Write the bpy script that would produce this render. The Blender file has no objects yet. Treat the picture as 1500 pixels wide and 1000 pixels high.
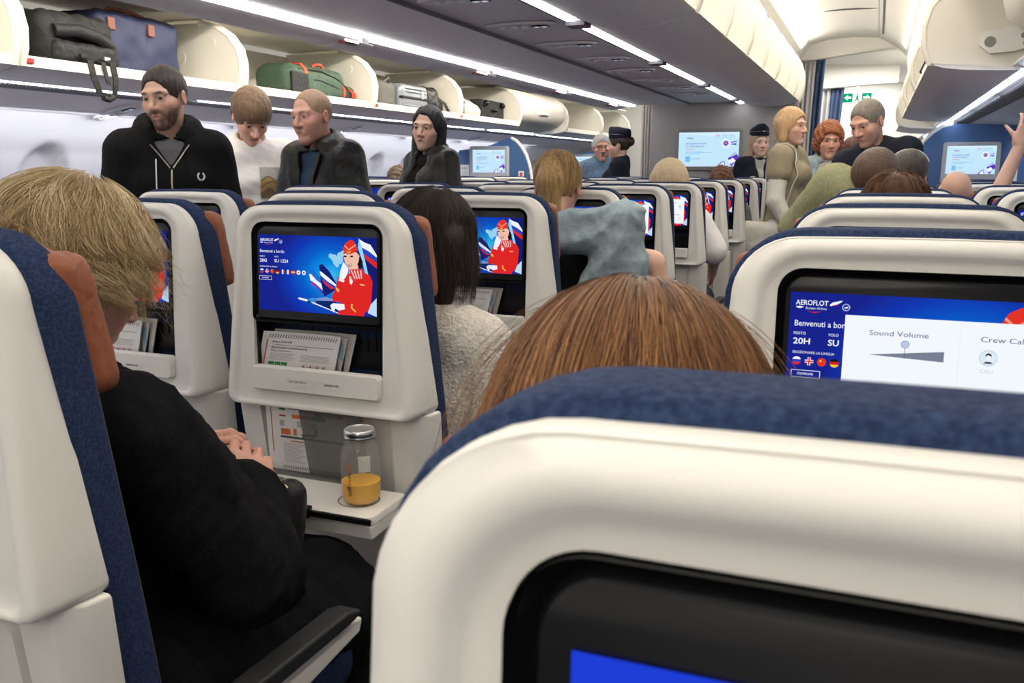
import bpy, bmesh, math, random
import numpy as np
from mathutils import Vector, Matrix, Euler

PI = math.pi
SC = bpy.context.scene
COL = SC.collection
rng = np.random.default_rng(7)
random.seed(7)

# ------------------------------------------------------------------ camera
EYE = 1.30
F_PX = 1300.0
TH = math.atan(252 / F_PX)
PS = math.atan(535 * math.cos(TH) / F_PX)
cd = bpy.data.cameras.new('camera')
cam = bpy.data.objects.new('camera', cd)
COL.objects.link(cam)
SC.camera = cam
c_, s_, ct_, st_ = math.cos(PS), math.sin(PS), math.cos(TH), math.sin(TH)
Rv = Vector((c_, s_, 0)); Fv = Vector((-s_ * ct_, c_ * ct_, -st_)); Uv = Vector((-s_ * st_, c_ * st_, ct_))
m3 = Matrix((Rv, Uv, -Fv)).transposed()
cam.matrix_world = Matrix.Translation((0, 0, EYE)) @ m3.to_4x4()
cd.sensor_width = 36.0
cd.lens = 36.0 * F_PX / 1500.0
cd.clip_start = 0.02
cd.clip_end = 60
cd.dof.use_dof = True
cd.dof.focus_distance = 2.0
cd.dof.aperture_fstop = 19.0

# ------------------------------------------------------------------ world, light, exposure
SC.view_settings.view_transform = 'Standard'
SC.view_settings.look = 'None'
SC.view_settings.gamma = 1.0
SC.view_settings.use_curve_mapping = False
SC.view_settings.exposure = 0.0
w = bpy.data.worlds.new('world'); SC.world = w
w.use_nodes = True
w.node_tree.nodes['Background'].inputs[0].default_value = (1.0, 0.96, 0.90, 1)
w.node_tree.nodes['Background'].inputs[1].default_value = 0.95


def area(name, loc, sx, sy, power, col, rot=(0, 0, 0)):
    l = bpy.data.lights.new(name, 'AREA')
    l.shape = 'RECTANGLE'; l.size = sx; l.size_y = sy; l.energy = power; l.color = col
    o = bpy.data.objects.new(name, l); COL.objects.link(o)
    o.location = loc; o.rotation_euler = rot
    return o


CX = -1.60            # cabin centre line
WARM = (1.0, 0.93, 0.82); COOL = (0.95, 0.95, 1.0)
# aisle ceiling coves: LED strips in the slanted coves on both sides of each aisle ceiling panel, running on into the cabin behind
for nm, x0 in (('left', CX - 1.32), ('right', CX + 1.32)):
    for sd in (-1, 1):
        if nm == 'left' and sd < 0: continue
        area('aisle_cove_lamp_' + nm, (x0 + sd * .39, 4.2, 2.42), .16, 10.2, 160 if nm == 'left' else 44, WARM, (0, math.radians(12 * sd), 0))
        area('ceiling_cove_lamp_' + nm, (x0 + sd * .455, 4.2, 2.40), .05, 10.2, 34, WARM, (0, math.radians(132 * sd), 0))
        area('aisle_cove_lamp_' + nm, (x0 + sd * .39, -2.2, 2.42), .16, 2.2, 20, WARM, (0, math.radians(38 * sd), 0))
# window-wall wash strips under the side bins
area('wall_wash_lamp_left', (CX - 2.66, 5.0, 1.60), 0.05, 13.0, 42, COOL, (0, math.radians(35), 0))
area('wall_wash_lamp_right', (CX + 2.66, 5.0, 1.60), 0.05, 13.0, 30, COOL, (0, math.radians(-35), 0))
# forward galley / door zone lamps beyond the curtains
area('door_zone_lamp', (CX + 1.32, 10.7, 2.50), 0.8, 1.3, 42, (1.0, 0.97, 0.92))
area('door_zone_lamp', (CX + 1.32, 13.0, 2.50), 0.8, 1.5, 42, (1.0, 0.97, 0.92))
area('door_zone_lamp_left', (CX - 1.32, 11.9, 2.44), 0.7, 3.4, 40, (1.0, 0.97, 0.92))

# ------------------------------------------------------------------ materials
MATS = {}


def principled(name, col, rough=0.5, spec=0.5, metal=0.0, noise=None, bump=None, sheen=0, trans=0, coat=0, emit=None, alpha=None):
    if name in MATS:
        return MATS[name]
    m = bpy.data.materials.new(name); m.use_nodes = True
    nt = m.node_tree; b = nt.nodes['Principled BSDF']
    b.inputs['Base Color'].default_value = (*col, 1)
    b.inputs['Roughness'].default_value = rough
    b.inputs['Specular IOR Level'].default_value = spec
    b.inputs['Metallic'].default_value = metal
    b.inputs['Sheen Weight'].default_value = sheen
    b.inputs['Transmission Weight'].default_value = trans
    b.inputs['Coat Weight'].default_value = coat
    if emit:
        b.inputs['Emission Color'].default_value = (*emit[0], 1)
        b.inputs['Emission Strength'].default_value = emit[1]
    tc = None
    if noise or bump:
        tc = nt.nodes.new('ShaderNodeTexCoord')
    if noise:                      # (scale, colour2, contrast lo, hi, stretch)
        n = nt.nodes.new('ShaderNodeTexNoise'); n.inputs['Scale'].default_value = noise[0]
        n.inputs['Detail'].default_value = 4
        r = nt.nodes.new('ShaderNodeValToRGB')
        r.color_ramp.elements[0].position = noise[2]; r.color_ramp.elements[1].position = noise[3]
        r.color_ramp.elements[0].color = (*col, 1); r.color_ramp.elements[1].color = (*noise[1], 1)
        mp = nt.nodes.new('ShaderNodeMapping')
        if len(noise) > 4: mp.inputs['Scale'].default_value = noise[4]
        nt.links.new(tc.outputs['Object'], mp.inputs[0]); nt.links.new(mp.outputs[0], n.inputs['Vector'])
        nt.links.new(n.outputs['Fac'], r.inputs[0]); nt.links.new(r.outputs[0], b.inputs['Base Color'])
    if bump:                       # (scale, strength, stretch)
        n = nt.nodes.new('ShaderNodeTexNoise'); n.inputs['Scale'].default_value = bump[0]
        n.inputs['Detail'].default_value = 3
        bp = nt.nodes.new('ShaderNodeBump'); bp.inputs['Strength'].default_value = bump[1]
        bp.inputs['Distance'].default_value = bump[3] if len(bump) > 3 else 0.01
        mp = nt.nodes.new('ShaderNodeMapping')
        if len(bump) > 2 and bump[2]: mp.inputs['Scale'].default_value = bump[2]
        nt.links.new(tc.outputs['Object'], mp.inputs[0]); nt.links.new(mp.outputs[0], n.inputs['Vector'])
        nt.links.new(n.outputs['Fac'], bp.inputs['Height']); nt.links.new(bp.outputs[0], b.inputs['Normal'])
    MATS[name] = m
    return m


def emission(name, col, strength=1.0):
    if name in MATS: return MATS[name]
    m = bpy.data.materials.new(name); m.use_nodes = True
    nt = m.node_tree; nt.nodes.remove(nt.nodes['Principled BSDF'])
    e = nt.nodes.new('ShaderNodeEmission'); e.inputs[0].default_value = (*col, 1); e.inputs[1].default_value = strength
    nt.links.new(e.outputs[0], nt.nodes['Material Output'].inputs[0])
    MATS[name] = m
    return m


def attr_mat(name, rough=0.5, bump=None, sheen=0, spec=0.4, sss=0):
    """material whose base colour comes from the mesh's own colour attribute"""
    if name in MATS: return MATS[name]
    m = principled(name, (0.5, 0.5, 0.5), rough, spec, bump=bump, sheen=sheen)
    nt = m.node_tree
    a = nt.nodes.new('ShaderNodeAttribute'); a.attribute_name = 'Col'
    nt.links.new(a.outputs['Color'], nt.nodes['Principled BSDF'].inputs['Base Color'])
    return m


def srgb(r, g, b):
    f = lambda v: ((v / 255) / 12.92) if v / 255 <= 0.04045 else (((v / 255) + 0.055) / 1.055) ** 2.4
    return (f(r), f(g), f(b))


M_SHELL = principled('cream_plastic', (0.72, 0.70, 0.655), 0.42, 0.45, bump=(900, 0.05))
M_SHELL2 = principled('cream_plastic_lower', (0.66, 0.64, 0.60), 0.5, 0.4)
M_BLUE = principled('navy_fabric', (0.011, 0.022, 0.066), 0.9, 0.2, noise=(260, (0.030, 0.050, 0.115), 0.40, 0.68), bump=(700, 0.35))
M_BROWN = principled('tan_leather', (0.27, 0.082, 0.033), 0.5, 0.35, noise=(14, (0.22, 0.065, 0.027), 0.3, 0.7), bump=(60, 0.25))
M_BLACK = principled('black_plastic', (0.007, 0.007, 0.008), 0.30, 0.28)
M_BLACKM = principled('matt_black_plastic', (0.014, 0.014, 0.015), 0.6, 0.35)
M_GREY = principled('grey_panel', (0.70, 0.70, 0.735), 0.5, 0.4)
M_GREYD = principled('dark_grey_panel', (0.10, 0.10, 0.115), 0.55, 0.4)
M_WALLW = principled('white_wall_panel', (0.74, 0.74, 0.78), 0.5, 0.4, bump=(300, 0.04))
M_CREAM = principled('bin_cream', (0.74, 0.71, 0.63), 0.45, 0.4)
M_WHITE = principled('white_plastic', (0.80, 0.79, 0.77), 0.4, 0.45)
M_METAL = principled('brushed_metal', (0.62, 0.62, 0.63), 0.3, 0.5, 1.0)
M_RED = principled('red_plastic', (0.45, 0.02, 0.02), 0.4)
M_BULK = principled('bulkhead_grey', (0.34, 0.33, 0.33), 0.6, 0.3, bump=(500, 0.05))
M_PBLUE = principled('partition_blue', (0.055, 0.12, 0.27), 0.55, 0.35)
M_CARPET = principled('carpet_dark', (0.02, 0.024, 0.045), 0.95, 0.1, noise=(80, (0.03, 0.035, 0.06), 0.35, 0.65))
M_LED = emission('led_strip', (1.0, 0.97, 0.98), 12.0)
M_LEDC = emission('led_cool', (0.80, 0.88, 1.0), 14.0)
M_LEDW = emission('led_warm', (1.0, 0.93, 0.80), 3.0)


# ------------------------------------------------------------------ mesh helpers
class MB:
    def __init__(s):
        s.v = []; s.f = []; s.m = []

    def add(s, vs, fs, mat=0):
        o = len(s.v); s.v.extend([tuple(p) for p in vs])
        s.f.extend([tuple(i + o for i in f) for f in fs])
        if isinstance(mat, (list, tuple)): s.m.extend(mat)
        else: s.m.extend([mat] * len(fs))
        return s

    def box(s, c, d, mat=0, rot=None):
        vs = []
        for x in (-.5, .5):
            for y in (-.5, .5):
                for z in (-.5, .5):
                    p = Vector((x * d[0], y * d[1], z * d[2]))
                    if rot is not None: p = rot @ p
                    vs.append((p.x + c[0], p.y + c[1], p.z + c[2]))
        return s.add(vs, [(0, 1, 3, 2), (4, 6, 7, 5), (0, 4, 5, 1), (2, 3, 7, 6), (0, 2, 6, 4), (1, 5, 7, 3)], mat)

    def loft(s, rings, cap0=False, cap1=False, mat=0, closed=True):
        """mat: int, or one int per band"""
        n = len(rings[0]); vs = [p for r in rings for p in r]; fs = []; ms = []
        for i in range(len(rings) - 1):
            for j in range(n if closed else n - 1):
                k = (j + 1) % n
                fs.append((i * n + j, i * n + k, (i + 1) * n + k, (i + 1) * n + j))
                ms.append(mat if isinstance(mat, int) else mat[i])
        if cap0: fs.append(tuple(range(n - 1, -1, -1))); ms.append(mat if isinstance(mat, int) else mat[0])
        if cap1: fs.append(tuple(range((len(rings) - 1) * n, len(rings) * n))); ms.append(mat if isinstance(mat, int) else mat[-1])
        return s.add(vs, fs, ms)

    def prism(s, poly, f0, f1, mat=0):
        """poly: list of 2D points; f0/f1 map (a,b)->3D for the two ends"""
        return s.loft([[f0(*p) for p in poly], [f1(*p) for p in poly]], True, True, mat)

    def tube(s, path, r, n=8, mat=0, caps=True):
        P = [Vector(p) for p in path]
        rs = r if isinstance(r, (list, tuple)) else [r] * len(P)
        rings = []; prev = None
        for i, p in enumerate(P):
            t = (P[min(i + 1, len(P) - 1)] - P[max(i - 1, 0)])
            t = t.normalized() if t.length > 1e-9 else Vector((0, 0, 1))
            if prev is None:
                a = Vector((0, 0, 1)) if abs(t.z) < 0.9 else Vector((1, 0, 0))
                u = t.cross(a).normalized()
            else:
                u = (prev - t * prev.dot(t)).normalized()
            prev = u; v = t.cross(u)
            rings.append([tuple(p + (u * math.cos(2 * PI * k / n) + v * math.sin(2 * PI * k / n)) * rs[i]) for k in range(n)])
        return s.loft(rings, caps, caps, mat)

    def strap(s, path, w, t, side, mat=0):
        """flat band: width w along 'side', thickness t"""
        P = [Vector(p) for p in path]; sd = Vector(side).normalized(); rings = []
        for i, p in enumerate(P):
            tn = (P[min(i + 1, len(P) - 1)] - P[max(i - 1, 0)]).normalized()
            nn = tn.cross(sd).normalized()
            rings.append([tuple(p + sd * w / 2 + nn * t / 2), tuple(p - sd * w / 2 + nn * t / 2), tuple(p - sd * w / 2 - nn * t / 2), tuple(p + sd * w / 2 - nn * t / 2)])
        return s.loft(rings, True, True, mat)

    def ball(s, c, r, n=12, mat=0):
        r = r if isinstance(r, (list, tuple)) else (r, r, r)
        rings = []
        for i in range(1, n):
            a = PI * i / n
            rings.append([(c[0] + r[0] * math.sin(a) * math.cos(2 * PI * k / (2 * n)), c[1] + r[1] * math.sin(a) * math.sin(2 * PI * k / (2 * n)), c[2] - r[2] * math.cos(a)) for k in range(2 * n)])
        return s.loft(rings, True, True, mat)

    def lathe(s, prof, c=(0, 0, 0), n=32, mat=0, cap0=True, cap1=True):
        return s.loft([[(c[0] + r * math.cos(2 * PI * k / n), c[1] + r * math.sin(2 * PI * k / n), c[2] + z) for k in range(n)] for r, z in prof], cap0, cap1, mat)

    def build(s, name, mats, parent=None, smooth=35, loc=None, bevel=0):
        me = bpy.data.meshes.new(name)
        me.from_pydata(s.v, [], s.f)
        mats = mats if isinstance(mats, (list, tuple)) else [mats]
        for m in mats: me.materials.append(m)
        if len(mats) > 1: me.polygons.foreach_set('material_index', s.m)
        bm = bmesh.new(); bm.from_mesh(me); bmesh.ops.recalc_face_normals(bm, faces=bm.faces); bm.to_mesh(me); bm.free()
        if smooth:
            me.shade_smooth(); me.set_sharp_from_angle(angle=math.radians(smooth))
        o = bpy.data.objects.new(name, me); COL.objects.link(o)
        if parent: o.parent = parent
        if loc is not None: o.location = loc
        if bevel:
            b = o.modifiers.new('bevel', 'BEVEL'); b.width = bevel; b.segments = 3; b.limit_method = 'ANGLE'; b.angle_limit = math.radians(50)
        return o


def empty(name, loc=(0, 0, 0), rz=0.0):
    o = bpy.data.objects.new(name, None); COL.objects.link(o)
    o.empty_display_size = 0.1
    o.location = loc; o.rotation_euler = (0, 0, rz)
    return o


def tag(o, label=None, cat=None, group=None, kind=None):
    if label: o['label'] = label
    if cat: o['category'] = cat
    if group: o['group'] = group
    if kind: o['kind'] = kind
    return o


def copy_tree(o, parent=None, skip=()):
    c = o.copy(); COL.objects.link(c)
    if parent: c.parent = parent
    for ch in list(o.children):
        if ch.name.split('.')[0] in skip: continue
        copy_tree(ch, c, skip)
    return c


def rr(hwT, hwB, zT, zB, rT, rB, n=7, m=5, crown=0.0):
    """rounded trapezoid outline in (x, z), top-right corner first, clockwise"""
    P = []
    def arc(cx, cz, r, a0, a1):
        return [(cx + r * math.cos(math.radians(a0 + (a1 - a0) * i / n)), cz + r * math.sin(math.radians(a0 + (a1 - a0) * i / n))) for i in range(n + 1)]
    arcs = [arc(hwT - rT, zT - rT, rT, 90, 0), arc(hwB - rB, zB + rB, rB, 0, -90), arc(-hwB + rB, zB + rB, rB, -90, -180), arc(-hwT + rT, zT - rT, rT, 180, 90)]
    for i, a in enumerate(arcs):
        P += a
        b = arcs[(i + 1) % 4][0]; e = a[-1]
        P += [(e[0] + (b[0] - e[0]) * k / (m + 1), e[1] + (b[1] - e[1]) * k / (m + 1)) for k in range(1, m + 1)]
    if crown:
        P = [(x, z + (crown * (1 - (x / hwT) ** 2) if z > (zT + zB) / 2 and abs(x) < hwT else 0) * max(0, (z - (zT + zB) / 2) / ((zT - zB) / 2))) for x, z in P]
    return P


# ------------------------------------------------------------------ signed-distance modelling (soft bodies, bags, people)
def _n(v): return np.sqrt((v * v).sum(-1))


def rc(a, b, r1, r2=None):
    a = np.array(a, float); b = np.array(b, float); r2 = r1 if r2 is None else r2; ba = b - a; L = max((ba * ba).sum(), 1e-12)
    def f(p):
        t = np.clip(((p - a) @ ba) / L, 0, 1)
        return _n(p - a - t[:, None] * ba) - (r1 + (r2 - r1) * t)
    return f


def ell(c, r, rot=None):
    c = np.array(c, float); r = np.array(r, float); M = None if rot is None else np.array(rot)
    def f(p):
        q = p - c
        if M is not None: q = q @ M
        k0 = _n(q / r); k1 = _n(q / (r * r)) + 1e-9
        return k0 * (k0 - 1) / k1
    return f


def rbox(c, h, r, rot=None):
    c = np.array(c, float); h = np.array(h, float) - r; M = None if rot is None else np.array(rot)
    def f(p):
        q = p - c
        if M is not None: q = q @ M
        q = np.abs(q) - h
        return _n(np.maximum(q, 0)) + np.minimum(q.max(-1), 0) - r
    return f


def smin(a, b, k):
    h = np.clip(0.5 + 0.5 * (b - a) / k, 0, 1)
    return b + (a - b) * h - k * h * (1 - h)


def sub(a, b, k): return -smin(-a, b, k)


def union(fs, k):
    def f(p):
        d = fs[0](p)
        for g in fs[1:]: d = smin(d, g(p), k)
        return d
    return f


def rotm(rx=0, ry=0, rz=0):
    return np.array(Euler((math.radians(rx), math.radians(ry), math.radians(rz))).to_matrix())


def vnoise(p, s, seed=0):
    """cheap smooth value noise from a few sine waves"""
    r = np.random.default_rng(seed); d = np.zeros(len(p))
    for i in range(7):
        k = r.normal(size=3) * s * (1 + 0.35 * i); d += np.sin(p @ k + r.uniform(0, 6.28)) / (1 + 0.5 * i)
    return d / 3.2


def snet(f, lo, hi, h):
    lo = np.array(lo, float); hi = np.array(hi, float)
    n = np.ceil((hi - lo) / h).astype(int) + 1
    ax = [lo[i] + h * np.arange(n[i]) for i in range(3)]
    B = 5
    if n.prod() > 40000:
        nb = np.ceil(n / B).astype(int)
        cx = [lo[i] + h * (np.arange(nb[i]) * B + (B - 1) / 2) for i in range(3)]
        cv = f(np.stack(np.meshgrid(*cx, indexing='ij'), -1).reshape(-1, 3)).reshape(nb)
        near = np.abs(cv) < h * B * .866 * 1.7 + .014
        V = np.repeat(np.repeat(np.repeat(cv, B, 0), B, 1), B, 2)[:n[0], :n[1], :n[2]].copy()
        mk = np.repeat(np.repeat(np.repeat(near, B, 0), B, 1), B, 2)[:n[0], :n[1], :n[2]]
        I = np.argwhere(mk)
        V[mk] = f(lo + I * h)
    else:
        X = np.stack(np.meshgrid(*ax, indexing='ij'), -1).reshape(-1, 3)
        V = f(X).reshape(n)
    S = V < 0
    nc = n - 1
    acc = np.zeros((*nc, 3)); cnt = np.zeros(nc); E = []
    for d in range(3):
        e1, e2 = (d + 1) % 3, (d + 2) % 3
        a = [slice(None)] * 3; b = [slice(None)] * 3
        a[d] = slice(0, n[d] - 1); b[d] = slice(1, n[d])
        s0, s1 = S[tuple(a)], S[tuple(b)]; v0, v1 = V[tuple(a)], V[tuple(b)]
        cr = s0 != s1
        t = np.where(cr, v0 / np.where(cr, v0 - v1, 1), 0)
        for p in (0, 1):
            for q in (0, 1):
                sl = [slice(None)] * 3; sl[e1] = slice(p, p + nc[e1]); sl[e2] = slice(q, q + nc[e2])
                c = cr[tuple(sl)]; cnt += c
                acc[..., d] += c * t[tuple(sl)]; acc[..., e1] += c * p; acc[..., e2] += c * q
        E.append((d, e1, e2, cr, s0))
    act = cnt > 0
    idx = -np.ones(nc, int); idx[act] = np.arange(act.sum())
    base = np.argwhere(act)
    vs = lo + h * (base + acc[act] / cnt[act][:, None])
    F = []
    for d, e1, e2, cr, s0 in E:
        w = np.argwhere(cr)
        ok = (w[:, e1] > 0) & (w[:, e2] > 0) & (w[:, e1] < nc[e1]) & (w[:, e2] < nc[e2])
        w = w[ok]
        if not len(w): continue
        o1 = np.zeros(3, int); o1[e1] = 1; o2 = np.zeros(3, int); o2[e2] = 1
        q = np.stack([idx[tuple((w - o1 - o2).T)], idx[tuple((w - o2).T)], idx[tuple(w.T)], idx[tuple((w - o1).T)]], 1)
        fl = s0[tuple(w.T)]
        q[~fl] = q[~fl][:, ::-1]
        F.append(q)
    return vs, np.concatenate(F)


def arr_obj(name, vs, fs, mats, parent=None, cols=None, smooth=True, midx=None):
    me = bpy.data.meshes.new(name)
    vs = np.asarray(vs, np.float32); fs = np.asarray(fs, np.int32); nf, k = fs.shape
    me.vertices.add(len(vs)); me.vertices.foreach_set('co', vs.ravel())
    me.loops.add(nf * k); me.loops.foreach_set('vertex_index', fs.ravel())
    me.polygons.add(nf); me.polygons.foreach_set('loop_start', np.arange(0, nf * k, k, dtype=np.int32))
    me.update(calc_edges=True)
    for m in (mats if isinstance(mats, (list, tuple)) else [mats]): me.materials.append(m)
    if midx is not None: me.polygons.foreach_set('material_index', np.asarray(midx, np.int32))
    if cols is not None:
        a = me.color_attributes.new('Col', 'FLOAT_COLOR', 'POINT')
        c4 = np.ones((len(vs), 4), np.float32); c4[:, :3] = cols
        a.data.foreach_set('color', c4.ravel())
    if smooth: me.shade_smooth()
    o = bpy.data.objects.new(name, me); COL.objects.link(o)
    if parent: o.parent = parent
    return o


def sdf_obj(name, f, lo, hi, h, mats, parent=None, colf=None):
    vs, fs = snet(f, lo, hi, h)
    return arr_obj(name, vs, fs, mats, parent, None if colf is None else colf(vs))


# ------------------------------------------------------------------ flat pictures (screens, printed cards): one mesh of layered flat shapes
_TXT = {}


def text_mesh(s, bold=0.0, shear=0.0):
    key = (s, bold, shear)
    if key in _TXT: return _TXT[key]
    cu = bpy.data.curves.new('t', 'FONT'); cu.body = s; cu.size = 1.0; cu.offset = bold; cu.shear = shear; cu.resolution_u = 3
    o = bpy.data.objects.new('t', cu); COL.objects.link(o)
    bpy.context.view_layer.update()
    me = o.evaluated_get(bpy.context.evaluated_depsgraph_get()).to_mesh()
    vs = [tuple(v.co) for v in me.vertices]; fs = [tuple(p.vertices) for p in me.polygons]
    bpy.data.objects.remove(o); bpy.data.curves.remove(cu)
    _TXT[key] = (vs, fs)
    return vs, fs


class Pic:
    """u right, v down, both in the picture's own units; fn(u, v, layer) -> 3D"""
    def __init__(s, fn): s.fn = fn; s.mb = MB(); s.mats = []; s.layer = 0

    def mi(s, m):
        if m not in s.mats: s.mats.append(m)
        return s.mats.index(m)

    def poly(s, pts, m, up=1):
        s.layer += up
        s.mb.add([s.fn(u, v, s.layer) for u, v in pts], [tuple(range(len(pts)))], s.mi(m))

    def rect(s, u0, v0, u1, v1, m, up=1): s.poly([(u0, v0), (u1, v0), (u1, v1), (u0, v1)], m, up)

    def disc(s, u, v, r, m, asp=1.0, n=20, a0=0, a1=360, up=1):
        s.poly([(u + r * math.cos(math.radians(a0 + (a1 - a0) * i / n)), v + r * asp * math.sin(math.radians(a0 + (a1 - a0) * i / n))) for i in range(n)], m, up)

    def frame(s, u0, v0, u1, v1, t, m, asp=1.0):
        s.layer += 1
        for a in ((u0, v0, u1, v0 + t * asp), (u0, v1 - t * asp, u1, v1), (u0, v0, u0 + t, v1), (u1 - t, v0, u1, v1)): s.rect(*a, m, 0)

    def text(s, t, u, v, h, m, asp=1.0, bold=0.0, shear=0.0, sq=1.0, rot=0, width=None):
        """baseline-left at (u, v); h = cap height in v units; asp = v units per u unit of equal length"""
        s.layer += 1
        vs, fs = text_mesh(t, bold, shear)
        k = h / 0.73
        if width is not None:
            W = max(p[0] for p in vs) * k / asp; sq = width / max(W, 1e-6)
        out = []
        cr, sr = math.cos(math.radians(rot)), math.sin(math.radians(rot))
        for p in vs:
            a, b = p[0] * k * sq, p[1] * k
            a, b = a * cr - b * sr, a * sr + b * cr
            out.append(s.fn(u + a / asp, v - b, s.layer))
        s.mb.add(out, fs, s.mi(m))

    def build(s, name, parent=None):
        o = s.mb.build(name, s.mats, parent, smooth=0)
        return o
# ================================================================== setting: cabin shell
YB, YF = -3.4, 14.0


def struct(o): o['kind'] = 'structure'; return o


def extrude_y(prof, y0, y1, mat=0, mb=None):
    mb = mb or MB()
    mb.loft([[(x, y0, z) for x, z in prof], [(x, y1, z) for x, z in prof]], mat=mat, closed=False)
    return mb


def slab_y(prof, y0, y1, t=0.012, mb=None, mat=0):
    """polyline with thickness t (offset upward/outward), extruded along Y, closed"""
    mb = mb or MB(); P = [Vector((a, b)) for a, b in prof]; off = []
    for i, p in enumerate(P):
        tn = (P[min(i + 1, len(P) - 1)] - P[max(i - 1, 0)]).normalized()
        off.append(p + Vector((-tn.y, tn.x)) * t)
    poly = [(p.x, p.y) for p in P] + [(p.x, p.y) for p in reversed(off)]
    mb.prism(poly, lambda a, b: (a, y0, b), lambda a, b: (a, y1, b), mat)
    return mb


mb = MB().box((CX, (YB + YF) / 2, -0.05), (6.4, YF - YB, 0.1)); struct(mb.build('floor', M_CARPET, smooth=0))

# side walls: displaced panels with an oval recess for every window
WZ, WA, WB_ = 1.215, 0.165, 0.235     # window centre height, half width (y), half height
WIN_Y = [0.79 + 0.635 * k for k in range(0, 20)]


def wall_d(z):
    zs = [0, .45, .85, 1.15, 1.40, 1.55, 1.63]; ds = [3.06, 3.10, 3.11, 3.08, 2.98, 2.88, 2.79]
    return np.interp(z, zs, ds)


for side, sx in (('left', -1), ('right', 1)):
    ys = np.arange(YB, YF + .01, .03); zs = np.concatenate([np.arange(0, .9, .1), np.arange(.9, 1.50, .02), np.arange(1.5, 1.631, .032)])
    Y, Z = np.meshgrid(ys, zs, indexing='ij')
    dep = np.zeros_like(Y)
    for wy in WIN_Y:
        e = np.sqrt(((Y - wy) / WA) ** 2 + ((Z - WZ) / WB_) ** 2)
        dep = np.maximum(dep, 0.085 * (1 - np.clip((e - .80) / .22, 0, 1) ** 1.5))
    for k in range(0, 20, 2):       # panel seams
        dep = np.maximum(dep, 0.006 * (np.abs(Y - (0.79 + .3175 + .635 * k)) < .016))
    Xs = CX + sx * (wall_d(Z) + dep)
    vs = np.stack([Xs, Y, Z], -1).reshape(-1, 3)
    nz = len(zs); I = np.arange(len(ys) - 1)[:, None] * nz + np.arange(nz - 1)[None]
    fs = np.stack([I, I + 1, I + nz + 1, I + nz], -1).reshape(-1, 4)
    struct(arr_obj('wall_' + side, vs, fs, M_WALLW))
    for n, wy in enumerate(WIN_Y):
        if sx > 0 and wy < 6 or wy < 2: continue
        mb = MB(); ring = []
        xw = CX + sx * (wall_d(WZ) + .079)
        for a, b, dx in ((.130, .19, -.012), (.118, .178, -.018), (.110, .170, -.006), (.110, .170, .004)):
            ring.append([(xw + sx * dx, wy + a * math.cos(t), WZ + b * math.sin(t)) for t in np.linspace(0, 2 * PI, 33)[:-1]])
        mb.loft(ring)
        mb.loft([ring[-1]], cap1=True, mat=1) if False else mb.add(ring[-1], [tuple(range(32))], 1)
        struct(mb.build('window_%d' % (n + (1 if sx < 0 else 31)), [M_WALLW, principled('window_blind', (.62, .63, .68), .6)]))

# ceilings: profile over the aisles and the centre bins
half = [(0, 2.42), (.74, 2.42), (.80, 2.385), (.90, 2.52), (1.06, 2.56), (1.30, 2.575), (1.53, 2.56), (1.70, 2.46), (1.79, 2.37), (1.815, 2.15), (1.86, 2.14), (2.55, 2.16), (2.98, 2.0)]
prof = [(-a, b) for a, b in half[:0:-1]] + half
M_CEIL = principled('ceiling_cream', (0.80, 0.78, 0.72), 0.55, 0.3)
mb = slab_y([(CX + a, b) for a, b in prof], YB, 9.75, .02)
struct(mb.build('ceiling', M_CEIL, smooth=25))
mb = slab_y([(CX - 3.0, 2.10), (CX - 1.8, 2.50), (CX, 2.58), (CX + 1.8, 2.50), (CX + 3.0, 2.10)], 9.75, YF, .02)
struct(mb.build('ceiling', M_CEIL, smooth=25))
for sx in (-1, 1):    # thin dark slot beside each ceiling panel
    x = CX + sx * 1.56
    struct(MB().box((x, 3.1, 2.538), (.014, 12.4, .01)).build('trim_%d' % (60 + sx), M_GREYD, smooth=0))
for k, y in enumerate((1.6, 3.2, 4.8, 6.4, 8.0)):
    struct(MB().box((CX + 1.31, y, 2.566), (.40, .012, .012)).build('trim_%d' % (70 + k), M_GREYD, smooth=0))
# front end of the cabin beyond the curtains
struct(MB().box((CX, YF + .02, 1.3), (6.2, .04, 2.6)).build('wall_front', M_CEIL, smooth=0))

# header arches across the right aisle
def arch(name, y, x0, x1, zlo, zhi, rise, th=.10):
    mb = MB(); N = 14; lo = []; hi = []
    for i in range(N + 1):
        t = i / N; x = x0 + (x1 - x0) * t
        z = zlo + rise * (0.5 - 0.5 * math.cos(PI * t))
        lo.append((x, z)); hi.append((x, zhi))
    mb.prism(lo + hi[::-1], lambda a, b: (a, y, b), lambda a, b: (a, y + th, b))
    mb.tube([(a, y - .004, b + .008) for a, b in lo], .012, 8)
    return struct(mb.build(name, M_CEIL, smooth=40))


arch('trim_1', 9.72, -.90, .20, 2.37, 2.60, .085)
arch('trim_2', 11.7, -.95, .16, 2.25, 2.56, .045)
arch('trim_3', 9.72, CX * 2 + .90, CX * 2 - .20, 2.37, 2.545, .085)

# centre bulkhead
mb = MB()
mb.prism(rr(.70, .70, 2.40, 0, .03, .01), lambda a, b: (-1.475 + a, 9.2, b), lambda a, b: (-1.475 + a, 9.27, b))
struct(mb.build('wall_bulkhead', M_BULK, smooth=30))
# cabinet block behind the bulkhead, so that the curtain has something to close against
struct(MB().box((-1.6, 10.6, 1.25), (1.30, 2.2, 2.5)).build('wall_galley', M_BULK, smooth=0, bevel=.02))

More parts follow.
